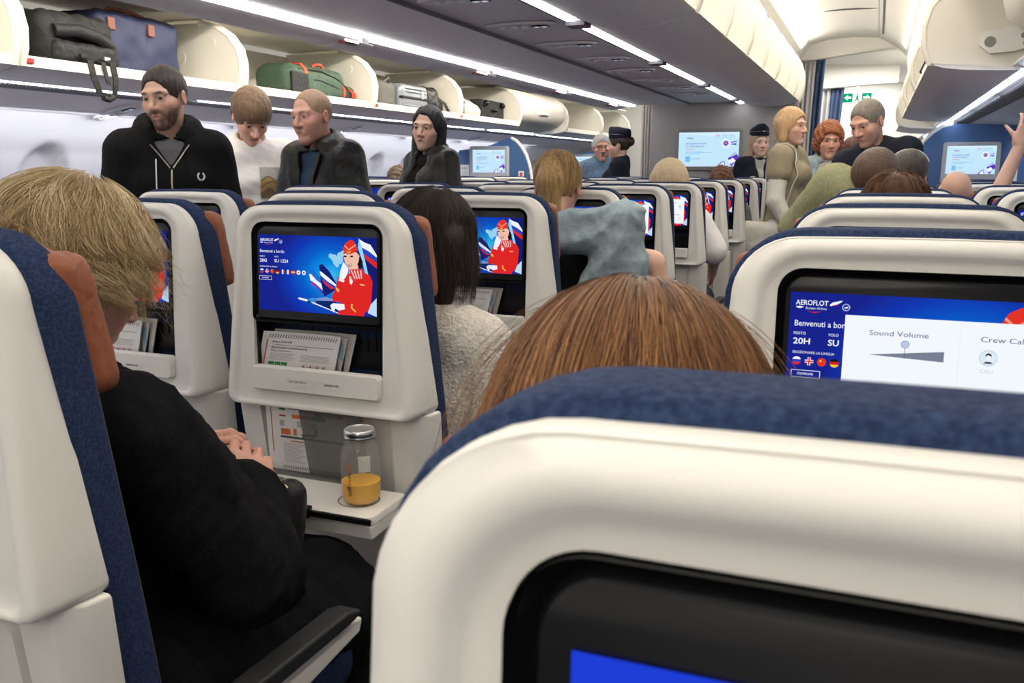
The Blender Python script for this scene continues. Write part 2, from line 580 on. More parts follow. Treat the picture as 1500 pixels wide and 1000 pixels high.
# blue partitions at the head of the side blocks
pl = [(-4.60, 0), (-4.60, .6), (-4.42, 1.0), (-4.23, 1.30), (-4.20, 1.45), (-4.16, 1.50), (-4.05, 1.512), (-3.93, 1.525), (-3.80, 1.55), (-3.70, 1.585), (-3.62, 1.618), (-3.57, 1.622), (-3.51, 1.592), (-3.45, 1.53), (-3.40, 1.45), (-3.36, 1.34), (-3.335, 1.2), (-3.31, 1.0), (-3.30, 0)]


def partition(name, pts, y, th=.05, edge_from=11):
    mb = MB()
    mb.prism(pts, lambda a, b: (a, y, b), lambda a, b: (a, y + th, b), 0)
    mb.tube([(a, y + .012, b) for a, b in pts[edge_from:]], .017, 8, 1)
    return struct(mb.build(name, [M_PBLUE, M_WHITE], smooth=30))


partition('wall_partition_left', pl, 8.80)
plf = [(a + .02, b) for a, b in pl]
partition('wall_partition_forward_left', plf, 12.3)
mir = lambda a: 2 * CX - a
pr = [(mir(a) + (.04 if a > -3.6 else 0), b if b < 1.25 else b + .02) for a, b in pl]
pr = [(1.40, 0), (1.36, 1.0), (1.30, 1.62), (.80, 1.66), (.55, 1.665), (.47, 1.645), (.40, 1.595), (.34, 1.53), (.30, 1.44), (.285, 1.34), (.275, 1.2), (.27, 1.0), (.27, 0)]
partition('wall_partition_right', pr, 8.25, edge_from=4)

# ================================================================== curtains
def curtain(name, label, x0, x1, y, z0, z1, mat_a, mat_b, split):
    mb = MB(); N = 64; rows = []
    for j in range(12):
        z = z1 + (z0 - z1) * j / 11; r = []
        gath = 1 - .10 * math.sin(PI * j / 11)
        for i in range(N + 1):
            t = i / N; x = x0 + (x1 - x0) * t * gath + .02 * j / 11 * 0
            r.append((x, y + .028 * math.sin(t * 2 * PI * 7 + .5 * math.sin(j * .4)) + .01 * math.sin(t * 31), z))
        rows.append(r)
    vs = [p for r in rows for p in r]; fs = []; ms = []
    for j in range(11):
        for i in range(N):
            fs.append((j * (N + 1) + i, j * (N + 1) + i + 1, (j + 1) * (N + 1) + i + 1, (j + 1) * (N + 1) + i)); ms.append(1 if i / N > split else 0)
    mb.add(vs, fs, ms)
    o = mb.build(name, [mat_a, mat_b], smooth=80)
    s = o.modifiers.new('cloth', 'SOLIDIFY'); s.thickness = .004
    tag(o, label, 'curtain')
    return o


M_CURT = principled('grey_curtain', (.62, .61, .60), .9, .1, bump=(400, .1))
M_CURTB = principled('blue_curtain', (.085, .125, .23), .9, .1, bump=(400, .1))
curtain('curtain', 'tall grey curtain with blue border hanging beside the centre bulkhead', -.87, -.56, 9.83, .25, 2.385, M_CURT, M_CURTB, .70)
curtain('curtain', 'farther grey curtain with blue border hanging beyond the first curtain', -.82, -.44, 11.80, .25, 2.265, M_CURT, M_CURTB, .6)
curtain('curtain', 'narrow grey curtain gathered beside the left edge of the centre bulkhead', -2.44, -2.20, 9.83, .25, 2.385, M_CURT, M_CURT, .9)

# ================================================================== exit sign
M_SIGNG = emission('exit_green', (.0, .42, .18), 1.0); M_SIGNW = emission('exit_white', (.95, 1, .97), 1.2)
ex = empty('exit_sign', (-.31, 12.85, 2.165)); tag(ex, 'green and white illuminated exit sign with arrows above the door zone', 'sign')
MB().box((0, 0.02, 0.06), (.36, .03, .125)).build('housing', M_WHITE, ex, bevel=.004)
MB().box((0, 0.02, .24), (.02, .02, .24)).build('hanger', M_WHITE, ex, smooth=0)
pc = Pic(lambda u, v, l: (u, .004 - .0006 * l, .06 - v))
pc.rect(-.175, -.056, -.058, .056, M_SIGNG); pc.rect(-.058, -.056, .058, .056, M_SIGNW, 0); pc.rect(.058, -.056, .175, .056, M_SIGNG, 0)
for sx in (-1, 1):
    pc.poly([(sx * .16, 0), (sx * .115, -.036), (sx * .115, -.014), (sx * .073, -.014), (sx * .073, .014), (sx * .115, .014), (sx * .115, .036)], M_SIGNW, 1 if sx < 0 else 0)
pc.disc(.0, -.034, .010, M_SIGNG, n=10)
pc.poly([(-.012, -.02), (.014, -.02), (.012, .012), (.024, .045), (.012, .047), (0, .02), (-.02, .046), (-.03, .04), (-.012, .012)], M_SIGNG, 0)
pc.build('sign_face', ex)

# ================================================================== overhead bins
def bin_mesh(mb, poly2, y0, y1, t): pass


YG = [-1.47, -.04, 1.39, 2.82, 4.25, 5.68, 7.11, 8.54, 9.97, 11.4, 12.8]
SIDE_IN = [(1.78, 1.735), (1.88, 1.708), (2.02, 1.698), (2.12, 1.697)]
DSH = [(1.78, 1.735), (1.752, 1.80), (1.745, 1.88), (1.765, 1.96), (1.82, 2.03), (1.90, 2.08), (2.02, 2.11), (2.46, 2.12), (2.46, 1.72), (2.12, 1.705)]


def side_bin(sx, y0, y1, is_open, label, hinge=False, rise=.12):
    X = lambda d: CX + sx * d
    root = empty('overhead_bin', (X(2.1), (y0 + y1) / 2, 1.70)); tag(root, label, 'overhead bin')
    ox, oy, oz = X(2.1), (y0 + y1) / 2, 1.70
    L = lambda d, z, y: (X(d) - ox, y - oy, z - oz)
    g = .006
    if is_open:
        mb = MB()       # tray: grey underside, cream floor and back
        under = [(1.775, 1.732), (1.83, 1.716), (1.90, 1.706), (2.02, 1.699), (2.11, 1.697)]
        top = [(2.11, 1.72), (1.95, 1.728), (1.80, 1.742)]
        mb.prism(under + top, lambda a, b: L(a, b, y0 + g), lambda a, b: L(a, b, y1 - g))
        mb.build('tray', M_GREY, root, smooth=40)
        MB().prism([(1.80, 1.7435), (2.45, 1.735), (2.45, 2.10), (2.462, 2.10), (2.462, 1.722), (1.80, 1.742)], lambda a, b: L(a, b, y0 + g), lambda a, b: L(a, b, y1 - g)).build('liner', M_CREAM, root, smooth=20)
        MB().prism([(1.765, 1.728), (1.772, 1.772), (1.785, 1.776), (1.80, 1.745), (1.785, 1.728)], lambda a, b: L(a, b, y0 + g), lambda a, b: L(a, b, y1 - g)).build('lip', M_CREAM, root, smooth=40)
        for ya, yb in ((y0 + .004, y0 + .034), (y1 - .034, y1 - .004)):
            mb = MB(); mb.prism(DSH, lambda a, b: L(a, b, ya), lambda a, b: L(a, b, yb))
            ym = (ya + yb) / 2
            mb.tube([L(d, z, ym) for d, z in DSH[:7]], .018, 8)
            e = mb.build('end_panel', M_CREAM, root, smooth=40)
            inn = yb if ya < (y0 + y1) / 2 else ya
            sg = 1 if ya < (y0 + y1) / 2 else -1
            for d, z, r in ((1.93, 2.0, .028), (2.16, 1.93, .04)):
                mb = MB()
                c = L(d, z, inn)
                mb.loft([[(c[0] + r * math.cos(t), c[1] + sg * h, c[2] + r * math.sin(t)) for t in np.linspace(0, 2 * PI, 21)[:-1]] for h in (0, .004, .004)], cap1=True)
                mb.build('cover_cap', M_CREAM, e, smooth=40)
        MB().box(L(1.772, 1.752, y0 + .05), (.03, .035, .022)).build('latch_button', M_RED, root, smooth=0, bevel=.003)
        # lifted door folded up above the opening
        d = [(1.80, 2.115), (1.95, 2.135), (2.2, 2.14), (2.44, 2.13)]
        MB().prism(d + [(a, b + .012) for a, b in d[::-1]], lambda a, b: L(a, b, y0 + g), lambda a, b: L(a, b, y1 - g)).build('door', M_CREAM, root, smooth=40)
    else:
        f = [(2.30, 1.715), (2.05, 1.73), (1.86, 1.775), (1.79, 1.83), (1.77, 1.90), (1.785, 1.99), (1.84, 2.06), (1.95, 2.11), (2.46, 2.115)]
        MB().prism(f + [(2.46, 1.72)], lambda a, b: L(a, b, y0 + g), lambda a, b: L(a, b, y1 - g), 0).build('door', M_CREAM, root, smooth=40)
        MB().prism([(1.772, 1.86), (1.752, 1.875), (1.756, 1.885), (1.775, 1.89)], lambda a, b: L(a, b, oy - .12), lambda a, b: L(a, b, oy + .12)).build('handle', M_WHITE, root, smooth=40)
    if hinge:           # pale hinge plate with holes on the end panel facing the cabin's rear
        mb = MB(); yy = y0 - .001
        P = [(2.02, 1.80), (2.06, 1.765), (2.15, 1.77), (2.25, 1.80), (2.40, 1.82), (2.42, 1.87), (2.34, 1.90), (2.2, 1.875), (2.10, 1.86), (2.03, 1.85)]
        mb.prism(P, lambda a, b: L(a - .07, b, yy), lambda a, b: L(a - .07, b, yy - .014), 0)
        for d, z, r in ((2.06, 1.81, .022), (2.18, 1.83, .012), (2.24, 1.85, .012), (2.30, 1.845, .012), (2.36, 1.865, .02), (2.19, 1.80, .012)):
            c = L(d - .07, z, yy - .0142)
            mb.add([(c[0] + r * math.cos(t), c[1], c[2] + r * math.sin(t)) for t in np.linspace(0, 2 * PI, 15)[:-1]], [tuple(range(14))], 1)
        mb.build('hinge_plate', [M_WHITE, principled('hinge_hole', (.25, .24, .23), .5)], root, smooth=30)
    return root


LB = ['overhead bin on the left nearest the camera, cut off by the picture edge', 'open left overhead bin holding the black backpack and the navy duffel bag',
      'open left overhead bin holding the green backpack', 'open left overhead bin holding the silver suitcase and a black backpack',
      'open left overhead bin holding a pale cloth bag between dark cases', 'closed left overhead bin with a plain cream front beside the open ones',
      'open empty left overhead bin just beyond the closed one', 'farthest open left overhead bin holding a clear plastic bag']
for k in range(8):
    side_bin(-1, YG[k + 2], YG[k + 3], k != 5, LB[k], hinge=(k == 6))
RB = {4: 'open right overhead bin nearest the camera with its cream end panel showing', 5: 'second open right overhead bin, its strap hanging over the lip', 6: 'third open right overhead bin along the row',
      8: 'separate open right overhead bin beyond the gap near the partition'}
for k, lab in RB.items():
    side_bin(1, YG[k], YG[k + 1], True, lab, hinge=(k in (4, 8)))
cb = side_bin(1, YG[3] + .05, YG[4] - .12, False, 'closed right overhead bin whose grey white corner shows top right')
cb.location.x += .24; cb.location.z += .05

# rails of lamps, vents and service panels between the side bins and the walls
for side, sx in (('left', -1), ('right', 1)):
    X = lambda d: CX + sx * d
    pr_ = [(2.08, 1.712), (2.34, 1.690), (2.56, 1.655), (2.74, 1.612), (2.80, 1.62)]
    P = [(X(d), z) for d, z in pr_]
    if sx > 0: P = P[::-1]
    struct(slab_y(P[::-1] if sx < 0 else P[::-1], YB, YF, .012).build('trim_%d' % (10 if sx < 0 else 11), M_GREY, smooth=30))
    n = 20
    for k in range(len(YG) - 1):
        y0, y1 = YG[k], YG[k + 1]
        if y1 < 2 or (sx > 0 and y1 < 3.5): continue
        mb = MB()
        mb.prism([(2.118, 1.700), (2.128, 1.692), (2.148, 1.692), (2.158, 1.702)], lambda a, b: (X(a), y0 + .08, b), lambda a, b: (X(a), y1 - .08, b))
        o = mb.build('strip_light', M_LEDC, smooth=0)
        tag(o, 'slim strip light under the %s overhead bins, %s along the row' % (side, ['', '', 'nearest', 'nearest', 'second', 'third', 'fourth', 'fifth', 'sixth', 'seventh'][k]), 'light', 'strip lights under the %s bins' % side)
        mb = MB()
        zz = lambda a: np.interp(a, [p[0] for p in pr_], [p[1] for p in pr_])
        mb.prism([(2.20, zz(2.20) - .001), (2.20, zz(2.20) - .006), (2.31, zz(2.31) - .006), (2.31, zz(2.31) - .001)], lambda a, b: (X(a), y0 + .03, b), lambda a, b: (X(a), y1 - .03, b))
        for i in range(60):
            y = y0 + .05 + (y1 - y0 - .1) * i / 59
            mb.prism([(2.205, zz(2.205) - .004), (2.205, zz(2.205) - .011), (2.305, zz(2.305) - .011), (2.305, zz(2.305) - .004)], lambda a, b: (X(a), y, b), lambda a, b: (X(a), y + .008, b))
        o = mb.build('air_vent', principled('vent_grey', (.20, .20, .215), .6, .3), smooth=0)
        tag(o, 'dark slatted air vent strip under the %s overhead bins, %s along the row' % (side, ['', '', 'nearest', 'nearest', 'second', 'third', 'fourth', 'fifth', 'sixth', 'seventh'][k]), 'vent', 'air vents under the %s bins' % side)

ORD = ['nearest', 'second', 'third', 'fourth', 'fifth', 'sixth', 'seventh', 'eighth', 'ninth', 'tenth', 'eleventh', 'twelfth']


def service_unit(loc, label, group, sx=1, tilt=0):
    root = empty('service_panel', loc); root.rotation_euler = (0, tilt, 0)
    tag(root, label, 'service panel', group)
    mb = MB()
    P = [(.17 * math.copysign(abs(math.cos(t)) ** .8, math.cos(t)), .075 * math.sin(t)) for t in np.linspace(0, 2 * PI, 33)[:-1]]
    mb.loft([[(a, b, 0) for a, b in P], [(a * .96, b * .94, -.010) for a, b in P], [(a * .80, b * .7, -.012) for a, b in P], [(a * .76, b * .62, -.005) for a, b in P]], cap1=True)
    mb.build('panel', M_GREY, root, smooth=40)
    for i in (-1, 0, 1):
        lm = MB().lathe([(.020, -.006), (.020, -.014), (.014, -.016), (.012, -.011)], (i * .055 - .03, 0, 0), 16)
        lm.build('reading_light', principled('lamp_lens', (.75, .78, .85), .15, .8), root)
    sg = MB().box((.10, .0, -.013), (.075, .04, .006)).build('signal_box', M_BLACK, root, smooth=0)
    pc = Pic(lambda u, v, l: (u, v, -.0165 - .0002 * l))
    for q in (0, 1):
        pc.disc(.082 + .036 * q, 0, .013, emission('sign_glow', (.75, .85, 1.0), 1.0), n=14)
        pc.disc(.082 + .036 * q, 0, .010, M_BLACK, n=14)
        pc.rect(.079 + .036 * q, -.007, .085 + .036 * q, .007, emission('sign_glow', (.75, .85, 1.0), 1.0))
    pc.build('signal_symbols', sg)
    return root


for k in range(9):
    service_unit((CX + .04, 2.62 + .67 * k, 1.949), 'oval reading light and sign panel under the centre bins, %s from the camera' % ORD[k], 'service panels under the centre bins')
for k in range(6):
    service_unit((CX - 2.63, 2.9 + 1.27 * k, 1.636), 'reading light panel above the left window seats, %s from the camera' % ORD[k], 'service panels above the left seats', tilt=math.radians(-13))
for k in range(3):
    service_unit((CX + 2.62, 5.2 + 1.1 * k, 1.638), 'reading light panel above the right window seats, %s from the camera' % ORD[k], 'service panels above the right seats', tilt=math.radians(13))

# centre bins: symmetrical pair of trays with the service channel between them
slab = slab_y([(CX - .19, 1.952), (CX + .29, 1.952)][::1], YB, 9.2, .012)
struct(slab.build('trim_12', M_GREY, smooth=0))
mb = MB()
for x in (CX - .185, CX + .285):
    mb.box((x, (YB + 9.2) / 2, 1.945), (.012, 9.2 - YB, .02))
struct(mb.build('trim_13', M_GREYD, smooth=0))
LU = [(-1.03, 1.905), (-.96, 1.905), (-.81, 1.928)]
CD = [(.845, 1.945), (.872, 2.02), (.882, 2.11), (.874, 2.20), (.846, 2.29), (.80, 2.36), (.70, 2.395), (.3, 2.40), (.3, 1.95)]
M_LATCH = principled('latch_white', (.75, .74, .72), .35, .5)
M_LATCHR = principled('latch_dark_red', (.10, .02, .025), .4, .5)
for k in range(0, 9):
    y0 = YG[0] + 1.43 * k if False else .80 + 1.55 * (k - 2); y1 = min(y0 + 1.55, 9.19)
    if y1 < .5 or y0 > 9: continue
    g = .004
    lab = '%s overhead bin over the centre seats, %s from the camera'
    kk = ORD[max(0, k - 2)]
    # left unit
    root = empty('overhead_bin', (CX - .6, (y0 + y1) / 2, 1.93)); tag(root, lab % ('left facing', kk), 'overhead bin', 'left facing centre bins')
    Lf = lambda d, z, y: (d + .6, y - (y0 + y1) / 2, z - 1.93)
    U = [(-.19, 1.94), (-.45, 1.948), (-.735, 1.944)]
    MB().prism(U + [(a, b + .02) for a, b in U[::-1]], lambda a, b: Lf(a, b, y0 + g), lambda a, b: Lf(a, b, y1 - g)).build('underside', M_GREY, root, smooth=40)
    U = [(-.82, 1.933), (-.90, 1.913), (-.98, 1.903), (-1.03, 1.908), (-1.045, 1.95), (-1.05, 2.10), (-1.0, 2.25), (-.86, 2.37)]
    MB().prism(U + [(-.84, 2.36), (-.98, 2.24), (-1.03, 2.10), (-1.025, 1.95), (-1.0, 1.925), (-.90, 1.93), (-.82, 1.95)], lambda a, b: Lf(a, b, y0 + g), lambda a, b: Lf(a, b, y1 - g)).build('door', M_GREY, root, smooth=50)
    MB().prism([(-.738, 1.948), (-.745, 1.932), (-.81, 1.928), (-.818, 1.945)], lambda a, b: Lf(a, b, y0 + .02), lambda a, b: Lf(a, b, y1 - .02)).build('light_strip', M_LED, root, smooth=0)
    mb = MB()
    mb.box(Lf(-.79, 1.905, y0 + .02), (.085, .13, .012), 0, Matrix.Rotation(.25, 3, 'Y')); mb.box(Lf(-.765, 1.912, y0 + .02), (.025, .06, .03), 0); mb.box(Lf(-.845, 1.906, y0 + .01), (.035, .12, .014), 1)
    mb.build('latch', [M_LATCH, M_LATCHR], root, smooth=0, bevel=.002)
    # right unit
    root = empty('overhead_bin', (CX + .6, (y0 + y1) / 2, 1.93)); tag(root, lab % ('right facing open', kk), 'overhead bin', 'right facing centre bins')
    Rf = lambda d, z, y: (d - .6, y - (y0 + y1) / 2, z - 1.93)
    U = [(.36, 1.935), (.45, 1.912), (.58, 1.898), (.70, 1.903), (.79, 1.922), (.848, 1.945)]
    MB().prism(U + [(a - .004, b + .016) for a, b in U[::-1]], lambda a, b: Rf(a, b, y0 + g), lambda a, b: Rf(a, b, y1 - g)).build('tray', M_GREY, root, smooth=50)
    MB().prism([(.842, 1.940), (.858, 1.945), (.856, 1.975), (.846, 1.975)], lambda a, b: Rf(a, b, y0 + g), lambda a, b: Rf(a, b, y1 - g)).build('lip', M_CREAM, root, smooth=0)
    MB().box(Rf(.31, 2.17, (y0 + y1) / 2), (.01, y1 - y0 - .01, .44)).build('liner', M_CREAM, root, smooth=0)
    ym = y0 + .75
    for ya in (y0 + .006, ym, y1 - .036):
        mb = MB(); mb.prism(CD, lambda a, b: Rf(a, b, ya), lambda a, b: Rf(a, b, ya + .03))
        mb.tube([Rf(d, z, ya + .015) for d, z in CD[:7]], .017, 8)
        mb.build('end_panel', M_CREAM, root, smooth=40)
    MB().prism([(.30, 1.944), (.305, 1.930), (.345, 1.930), (.352, 1.944)], lambda a, b: Rf(a, b, y0 + .06), lambda a, b: Rf(a, b, y1 - .06)).build('light_strip', M_LED, root, smooth=0)
    mb = MB(); mb.box(Rf(.335, 1.925, y0 + .01), (.09, .10, .022), 0); mb.box(Rf(.36, 1.918, y0), (.05, .06, .016), 1)
    mb.build('latch', [M_GREYD, M_LATCHR], root, smooth=0, bevel=.003)
# ================================================================== seats
def EM(r, g, b, k=1.0):
    return emission('screen_%d_%d_%d' % (r, g, b), srgb(r, g, b), k)


def screen_bg():
    m = bpy.data.materials.get('screen_blue')
    if m: return m
    m = emission('screen_blue', (0, 0, 0)); nt = m.node_tree; e = [n for n in nt.nodes if n.type == 'EMISSION'][0]
    tc = nt.nodes.new('ShaderNodeTexCoord'); mp = nt.nodes.new('ShaderNodeMapping'); mp.vector_type = 'POINT'
    mp.inputs['Location'].default_value = (-.035 * 7.2, 0, -1.085 * 9); mp.inputs['Scale'].default_value = (7.2, 0, 9)
    g = nt.nodes.new('ShaderNodeTexGradient'); g.gradient_type = 'SPHERICAL'
    r = nt.nodes.new('ShaderNodeValToRGB'); cr = r.color_ramp
    cr.elements[0].position = 0; cr.elements[0].color = (*srgb(24, 36, 140), 1)
    cr.elements[1].position = 1; cr.elements[1].color = (*srgb(60, 190, 240), 1)
    for p, c in ((.25, srgb(18, 56, 176)), (.5, srgb(10, 92, 200)), (.75, srgb(14, 140, 226))):
        q = cr.elements.new(p); q.color = (*c, 1)
    nt.links.new(tc.outputs['Object'], mp.inputs[0]); nt.links.new(mp.outputs[0], g.inputs[0]); nt.links.new(g.outputs[1], r.inputs[0]); nt.links.new(r.outputs[0], e.inputs[0])
    e.inputs[1].default_value = 1.0
    return m


SLEAN = lambda z: (z - 1.08) * .055
SCR = (.1435, 1.166, .159)       # half width, top z, height


def ZS(x, y):
    u = (x - 78) / 1240.0
    return (u, (y - (62 + 38 * u)) / (791 + 44 * u))


def screen_picture(seat_no, popup=False, name='screen_picture', parent=None):
    W, zt, Hh = SCR
    def fn(u, v, l):
        z = zt - Hh * v
        return (-W + 2 * W * u, .0105 - .00012 * l + SLEAN(z), z)
    pc = Pic(fn); A = 1.0 / 1.8   # one u unit = 1.8 v units of length
    asp = 2 * W / Hh
    WH = EM(240, 244, 255); RED = EM(222, 40, 38); DR = EM(180, 28, 34); NV = EM(22, 30, 112); SK = EM(236, 190, 168); HR = EM(34, 20, 24); BL = EM(40, 70, 190); LB = EM(90, 180, 235)
    pc.rect(0, 0, 1, 1, screen_bg())
    P = lambda pts, m, up=1: pc.poly([ZS(*p) for p in pts], m, up)
    # sky patch and cloud
    cl = EM(150, 210, 240)
    for x, y, r in ((850, 290, 22), (885, 310, 32), (905, 350, 34), (940, 330, 38), (945, 285, 30), (975, 265, 26), (915, 385, 20)):
        u, v = ZS(x, y); pc.disc(u, v, r / 1240, cl, asp, 14, up=1 if x == 850 else 0)
    # tails
    def tail(outer, white, blue, red, body):
        P(outer, body); P(white, WH); P(blue, BL, 0); P(red, RED, 0)
    tail([(625, 440), (670, 430), (745, 540), (790, 728), (720, 720), (700, 640)], [(622, 480), (640, 478), (700, 545), (760, 590), (775, 625), (780, 665), (700, 590), (635, 545)],
         [(633, 545), (700, 592), (780, 668), (770, 690), (700, 620), (638, 575)], [(638, 560), (700, 600), (760, 655), (755, 660), (690, 612), (645, 590)], EM(30, 110, 205))
    tail([(728, 385), (765, 375), (835, 450), (920, 600), (910, 640), (780, 720), (745, 560)], [(735, 450), (752, 455), (830, 520), (905, 590), (905, 612), (820, 560), (745, 495)],
         [(745, 495), (820, 560), (905, 612), (900, 640), (820, 600), (755, 535)], [(755, 535), (820, 580), (895, 630), (850, 640), (790, 590)], NV)
    tail([(1150, 105), (1318, 100), (1318, 900), (1250, 900), (1230, 480), (1200, 300)], [(1145, 115), (1200, 150), (1255, 170), (1318, 280), (1318, 305), (1240, 240), (1170, 200)],
         [(1170, 200), (1240, 240), (1318, 305), (1318, 350), (1250, 310), (1190, 260)], [(1190, 262), (1250, 312), (1318, 355), (1318, 420), (1260, 370), (1205, 320)], NV)
    P([(1140, 100), (1165, 180), (1200, 330), (1235, 490), (1205, 480), (1170, 330), (1130, 200)], EM(150, 215, 245))
    # wing and fuselage
    P([(500, 730), (520, 728), (600, 745), (690, 728), (900, 745), (930, 910), (900, 890), (600, 770)], EM(16, 40, 110))
    P([(500, 730), (525, 728), (608, 750), (600, 770), (510, 745)], WH); P([(600, 748), (660, 726), (700, 735), (690, 790), (640, 775)], EM(60, 140, 215), 0)
    P([(640, 770), (660, 775), (930, 890), (930, 898), (650, 785)], WH, 0); P([(690, 735), (800, 722), (880, 745), (870, 765), (700, 760)], EM(120, 150, 210), 0)
    P([(1240, 820), (1318, 730), (1318, 930), (1230, 890)], EM(190, 220, 245))
    # attendant: hair, neck, face, cap, scarf, jacket, gloves
    P([(985, 250), (1130, 240), (1150, 280), (1180, 350), (1178, 410), (1140, 430), (1100, 380), (1000, 330)], HR)
    P([(1040, 400), (1130, 380), (1140, 440), (1110, 500), (1060, 590), (1040, 500)], SK)
    P([(920, 520), (960, 490), (1050, 470), (1150, 440), (1250, 490), (1278, 560), (1265, 780), (1240, 860), (1195, 890), (1190, 925), (925, 905), (955, 770), (880, 770), (860, 720), (910, 610)], RED)
    P([(1040, 500), (1085, 500), (1065, 590), (1045, 575)], SK); P([(1048, 540), (1092, 530), (1065, 592)], WH)
    P([(985, 290), (995, 262), (1060, 245), (1120, 250), (1148, 285), (1140, 345), (1110, 410), (1078, 438), (1040, 415), (1005, 365)], SK)
    P([(978, 225), (1010, 150), (1060, 118), (1095, 135), (1128, 215), (1125, 238), (1060, 268), (1028, 272), (985, 235)], EM(226, 52, 40))
    P([(1000, 170), (1040, 215), (1110, 165), (1118, 176), (1042, 232), (995, 185)], EM(250, 150, 130)); P([(1015, 225), (1040, 250), (1062, 232), (1058, 248), (1038, 262)], EM(245, 205, 120), 0)
    for x in (1002, 1068):
        P([(x - 18, 292), (x, 282), (x + 20, 288), (x + 16, 298), (x, 302)], HR, 1 if x == 1002 else 0)
    P([(1042, 345), (1052, 350), (1046, 356)], EM(200, 140, 120), 0)
    P([(1030, 380), (1055, 370), (1078, 370), (1068, 395), (1045, 402)], DR); P([(1036, 383), (1072, 374), (1060, 390)], WH)
    P([(1045, 430), (1120, 425), (1160, 420), (1200, 440), (1190, 490), (1120, 545), (1085, 560), (1060, 500)], EM(214, 60, 64))
    for q in range(4): P([(1060 + q * 32, 440), (1072 + q * 32, 436), (1110 + q * 22, 520), (1100 + q * 22, 530)], EM(245, 190, 190), 1 if q == 0 else 0)
    P([(985, 350), (1005, 372), (1040, 420), (1030, 470), (1005, 520), (985, 540), (945, 525), (955, 450)], WH)
    P([(940, 525), (1000, 545), (990, 565), (935, 545)], EM(245, 240, 240))
    P([(850, 805), (880, 785), (995, 795), (1000, 850), (940, 862), (900, 840), (885, 885), (865, 860)], WH)
    P([(905, 610), (945, 640), (940, 672), (915, 650)], EM(240, 180, 90)); P([(1065, 790), (1085, 800), (1075, 825), (1115, 870), (1110, 885), (1062, 835)], EM(240, 180, 90), 0)
    P([(1155, 580), (1205, 588), (1200, 600), (1160, 595)], EM(240, 190, 120), 0)
    # lettering
    tw = lambda x, y: ZS(x, y)
    pc.text('AEROFLOT', .022, .085, .036, WH, asp, .012, 0, width=.118)
    pc.poly([(.145, .078), (.155, .06), (.185, .045), (.192, .046), (.178, .066), (.15, .085)], WH); pc.poly([(.152, .082), (.172, .070), (.180, .062), (.168, .08)], RED)
    pc.text('Russian Airlines', .058, .113, .017, WH, asp, 0, .2, width=.078)
    pc.poly([(.022, .098), (.035, .094), (.052, .098), (.042, .108), (.03, .108)], WH, 0)
    pc.poly([(.062, .125), (.085, .132), (.118, .126), (.09, .138)], RED, 0)
    pc.disc(.205, .088, .0135, WH, asp); pc.disc(.205, .088, .0118, EM(24, 48, 160), asp); pc.poly([(.196, .092), (.21, .082), (.216, .084), (.206, .096)], WH)
    pc.text('Benvenuti a bordo', .02, .232, .042, WH, asp, 0.004, 0, width=.215)
    pc.text('POSTO', .02, .293, .02, WH, asp, width=.045); pc.text('VOLO', .148, .293, .02, WH, asp, width=.037)
    if seat_no: pc.text(seat_no, .02, .358, .043, WH, asp, .016, width=.063)
    pc.text('SU 1224', .148, .358, .043, WH, asp, .016, width=.122)
    pc.text('SELEZIONARE LA LINGUA', .02, .425, .018, WH, asp, width=.155)
    fl = [('h', [(245, 245, 250), (40, 70, 180), (215, 40, 40)]), ('uk', None), ('cn', None), ('h', [(20, 20, 20), (205, 40, 30), (240, 200, 60)]), ('v', [(50, 70, 170), (245, 245, 250), (210, 50, 60)]), ('v', [(20, 140, 70), (245, 245, 250), (210, 50, 60)]), ('h', [(200, 40, 40), (245, 200, 60), (200, 40, 40)]), ('jp', None), ('kr', None)]
    for i, (k, c) in enumerate(fl):
        u = .038 + .0463 * i; v = .478; r = .0165
        if k in 'hv' and c:
            for q, col in enumerate(c):
                # slice of a disc
                a = -1 + 2 * q / 3; b = -1 + 2 * (q + 1) / 3; pts = []
                for t in np.linspace(a, b, 7): pts.append((math.sqrt(max(0, 1 - t * t)), t))
                for t in np.linspace(b, a, 7): pts.append((-math.sqrt(max(0, 1 - t * t)), t))
                pts = [(p if k == 'h' else (p[1], p[0])) for p in pts]
                pc.poly([(u + r * p[0], v + r * asp * p[1]) for p in pts], EM(*col), 1 if q == 0 else 0)
        else:
            pc.disc(u, v, r, {'uk': EM(50, 60, 150), 'cn': EM(222, 60, 40)}.get(k, WH), asp)
            if k == 'uk':
                for t, m in ((.010, WH), (.005, RED)):
                    pc.rect(u - r * .97, v - t, u + r * .97, v + t, m); pc.rect(u - t / asp, v - r * asp * .97, u + t / asp, v + r * asp * .97, m, 0)
            elif k == 'cn': pc.disc(u - .004, v - .008, .004, EM(250, 210, 60), asp, 5)
            else: pc.disc(u, v, r * .45, RED if k == 'jp' else EM(80, 80, 130), asp)
    pc.frame(.02, .54, .128, .592, .002, WH, asp); pc.text('CONTINUARE', .042, .573, .016, WH, asp, .01, width=.06)
    if popup:
        PW = EM(243, 248, 255); TX = EM(62, 84, 130); GT = EM(185, 205, 228)
        pc.layer += 2
        pc.rect(.205, .135, .94, .93, PW)
        pc.text('Sound Volume', .292, .262, .036, TX, asp, width=.205); pc.text('Crew Call', .667, .262, .036, TX, asp, width=.145)
        for v0, uk in ((.30, .42), (.70, .46)):
            pc.poly([(.30, v0 + .095), (.553, v0 + .045), (.553, v0 + .115), (.30, v0 + .097)], EM(120, 128, 145)); pc.rect(uk - .001, v0 + .02, uk + .001, v0 + .11, EM(90, 100, 140)); pc.disc(uk, v0 + .012, .0145, EM(70, 85, 120), asp); pc.disc(uk, v0 + .012, .013, EM(185, 200, 228), asp)
        pc.text('Screen Brightness', .29, .655, .036, TX, asp, width=.255); pc.text('Reading Light', .667, .645, .036, TX, asp, width=.195)
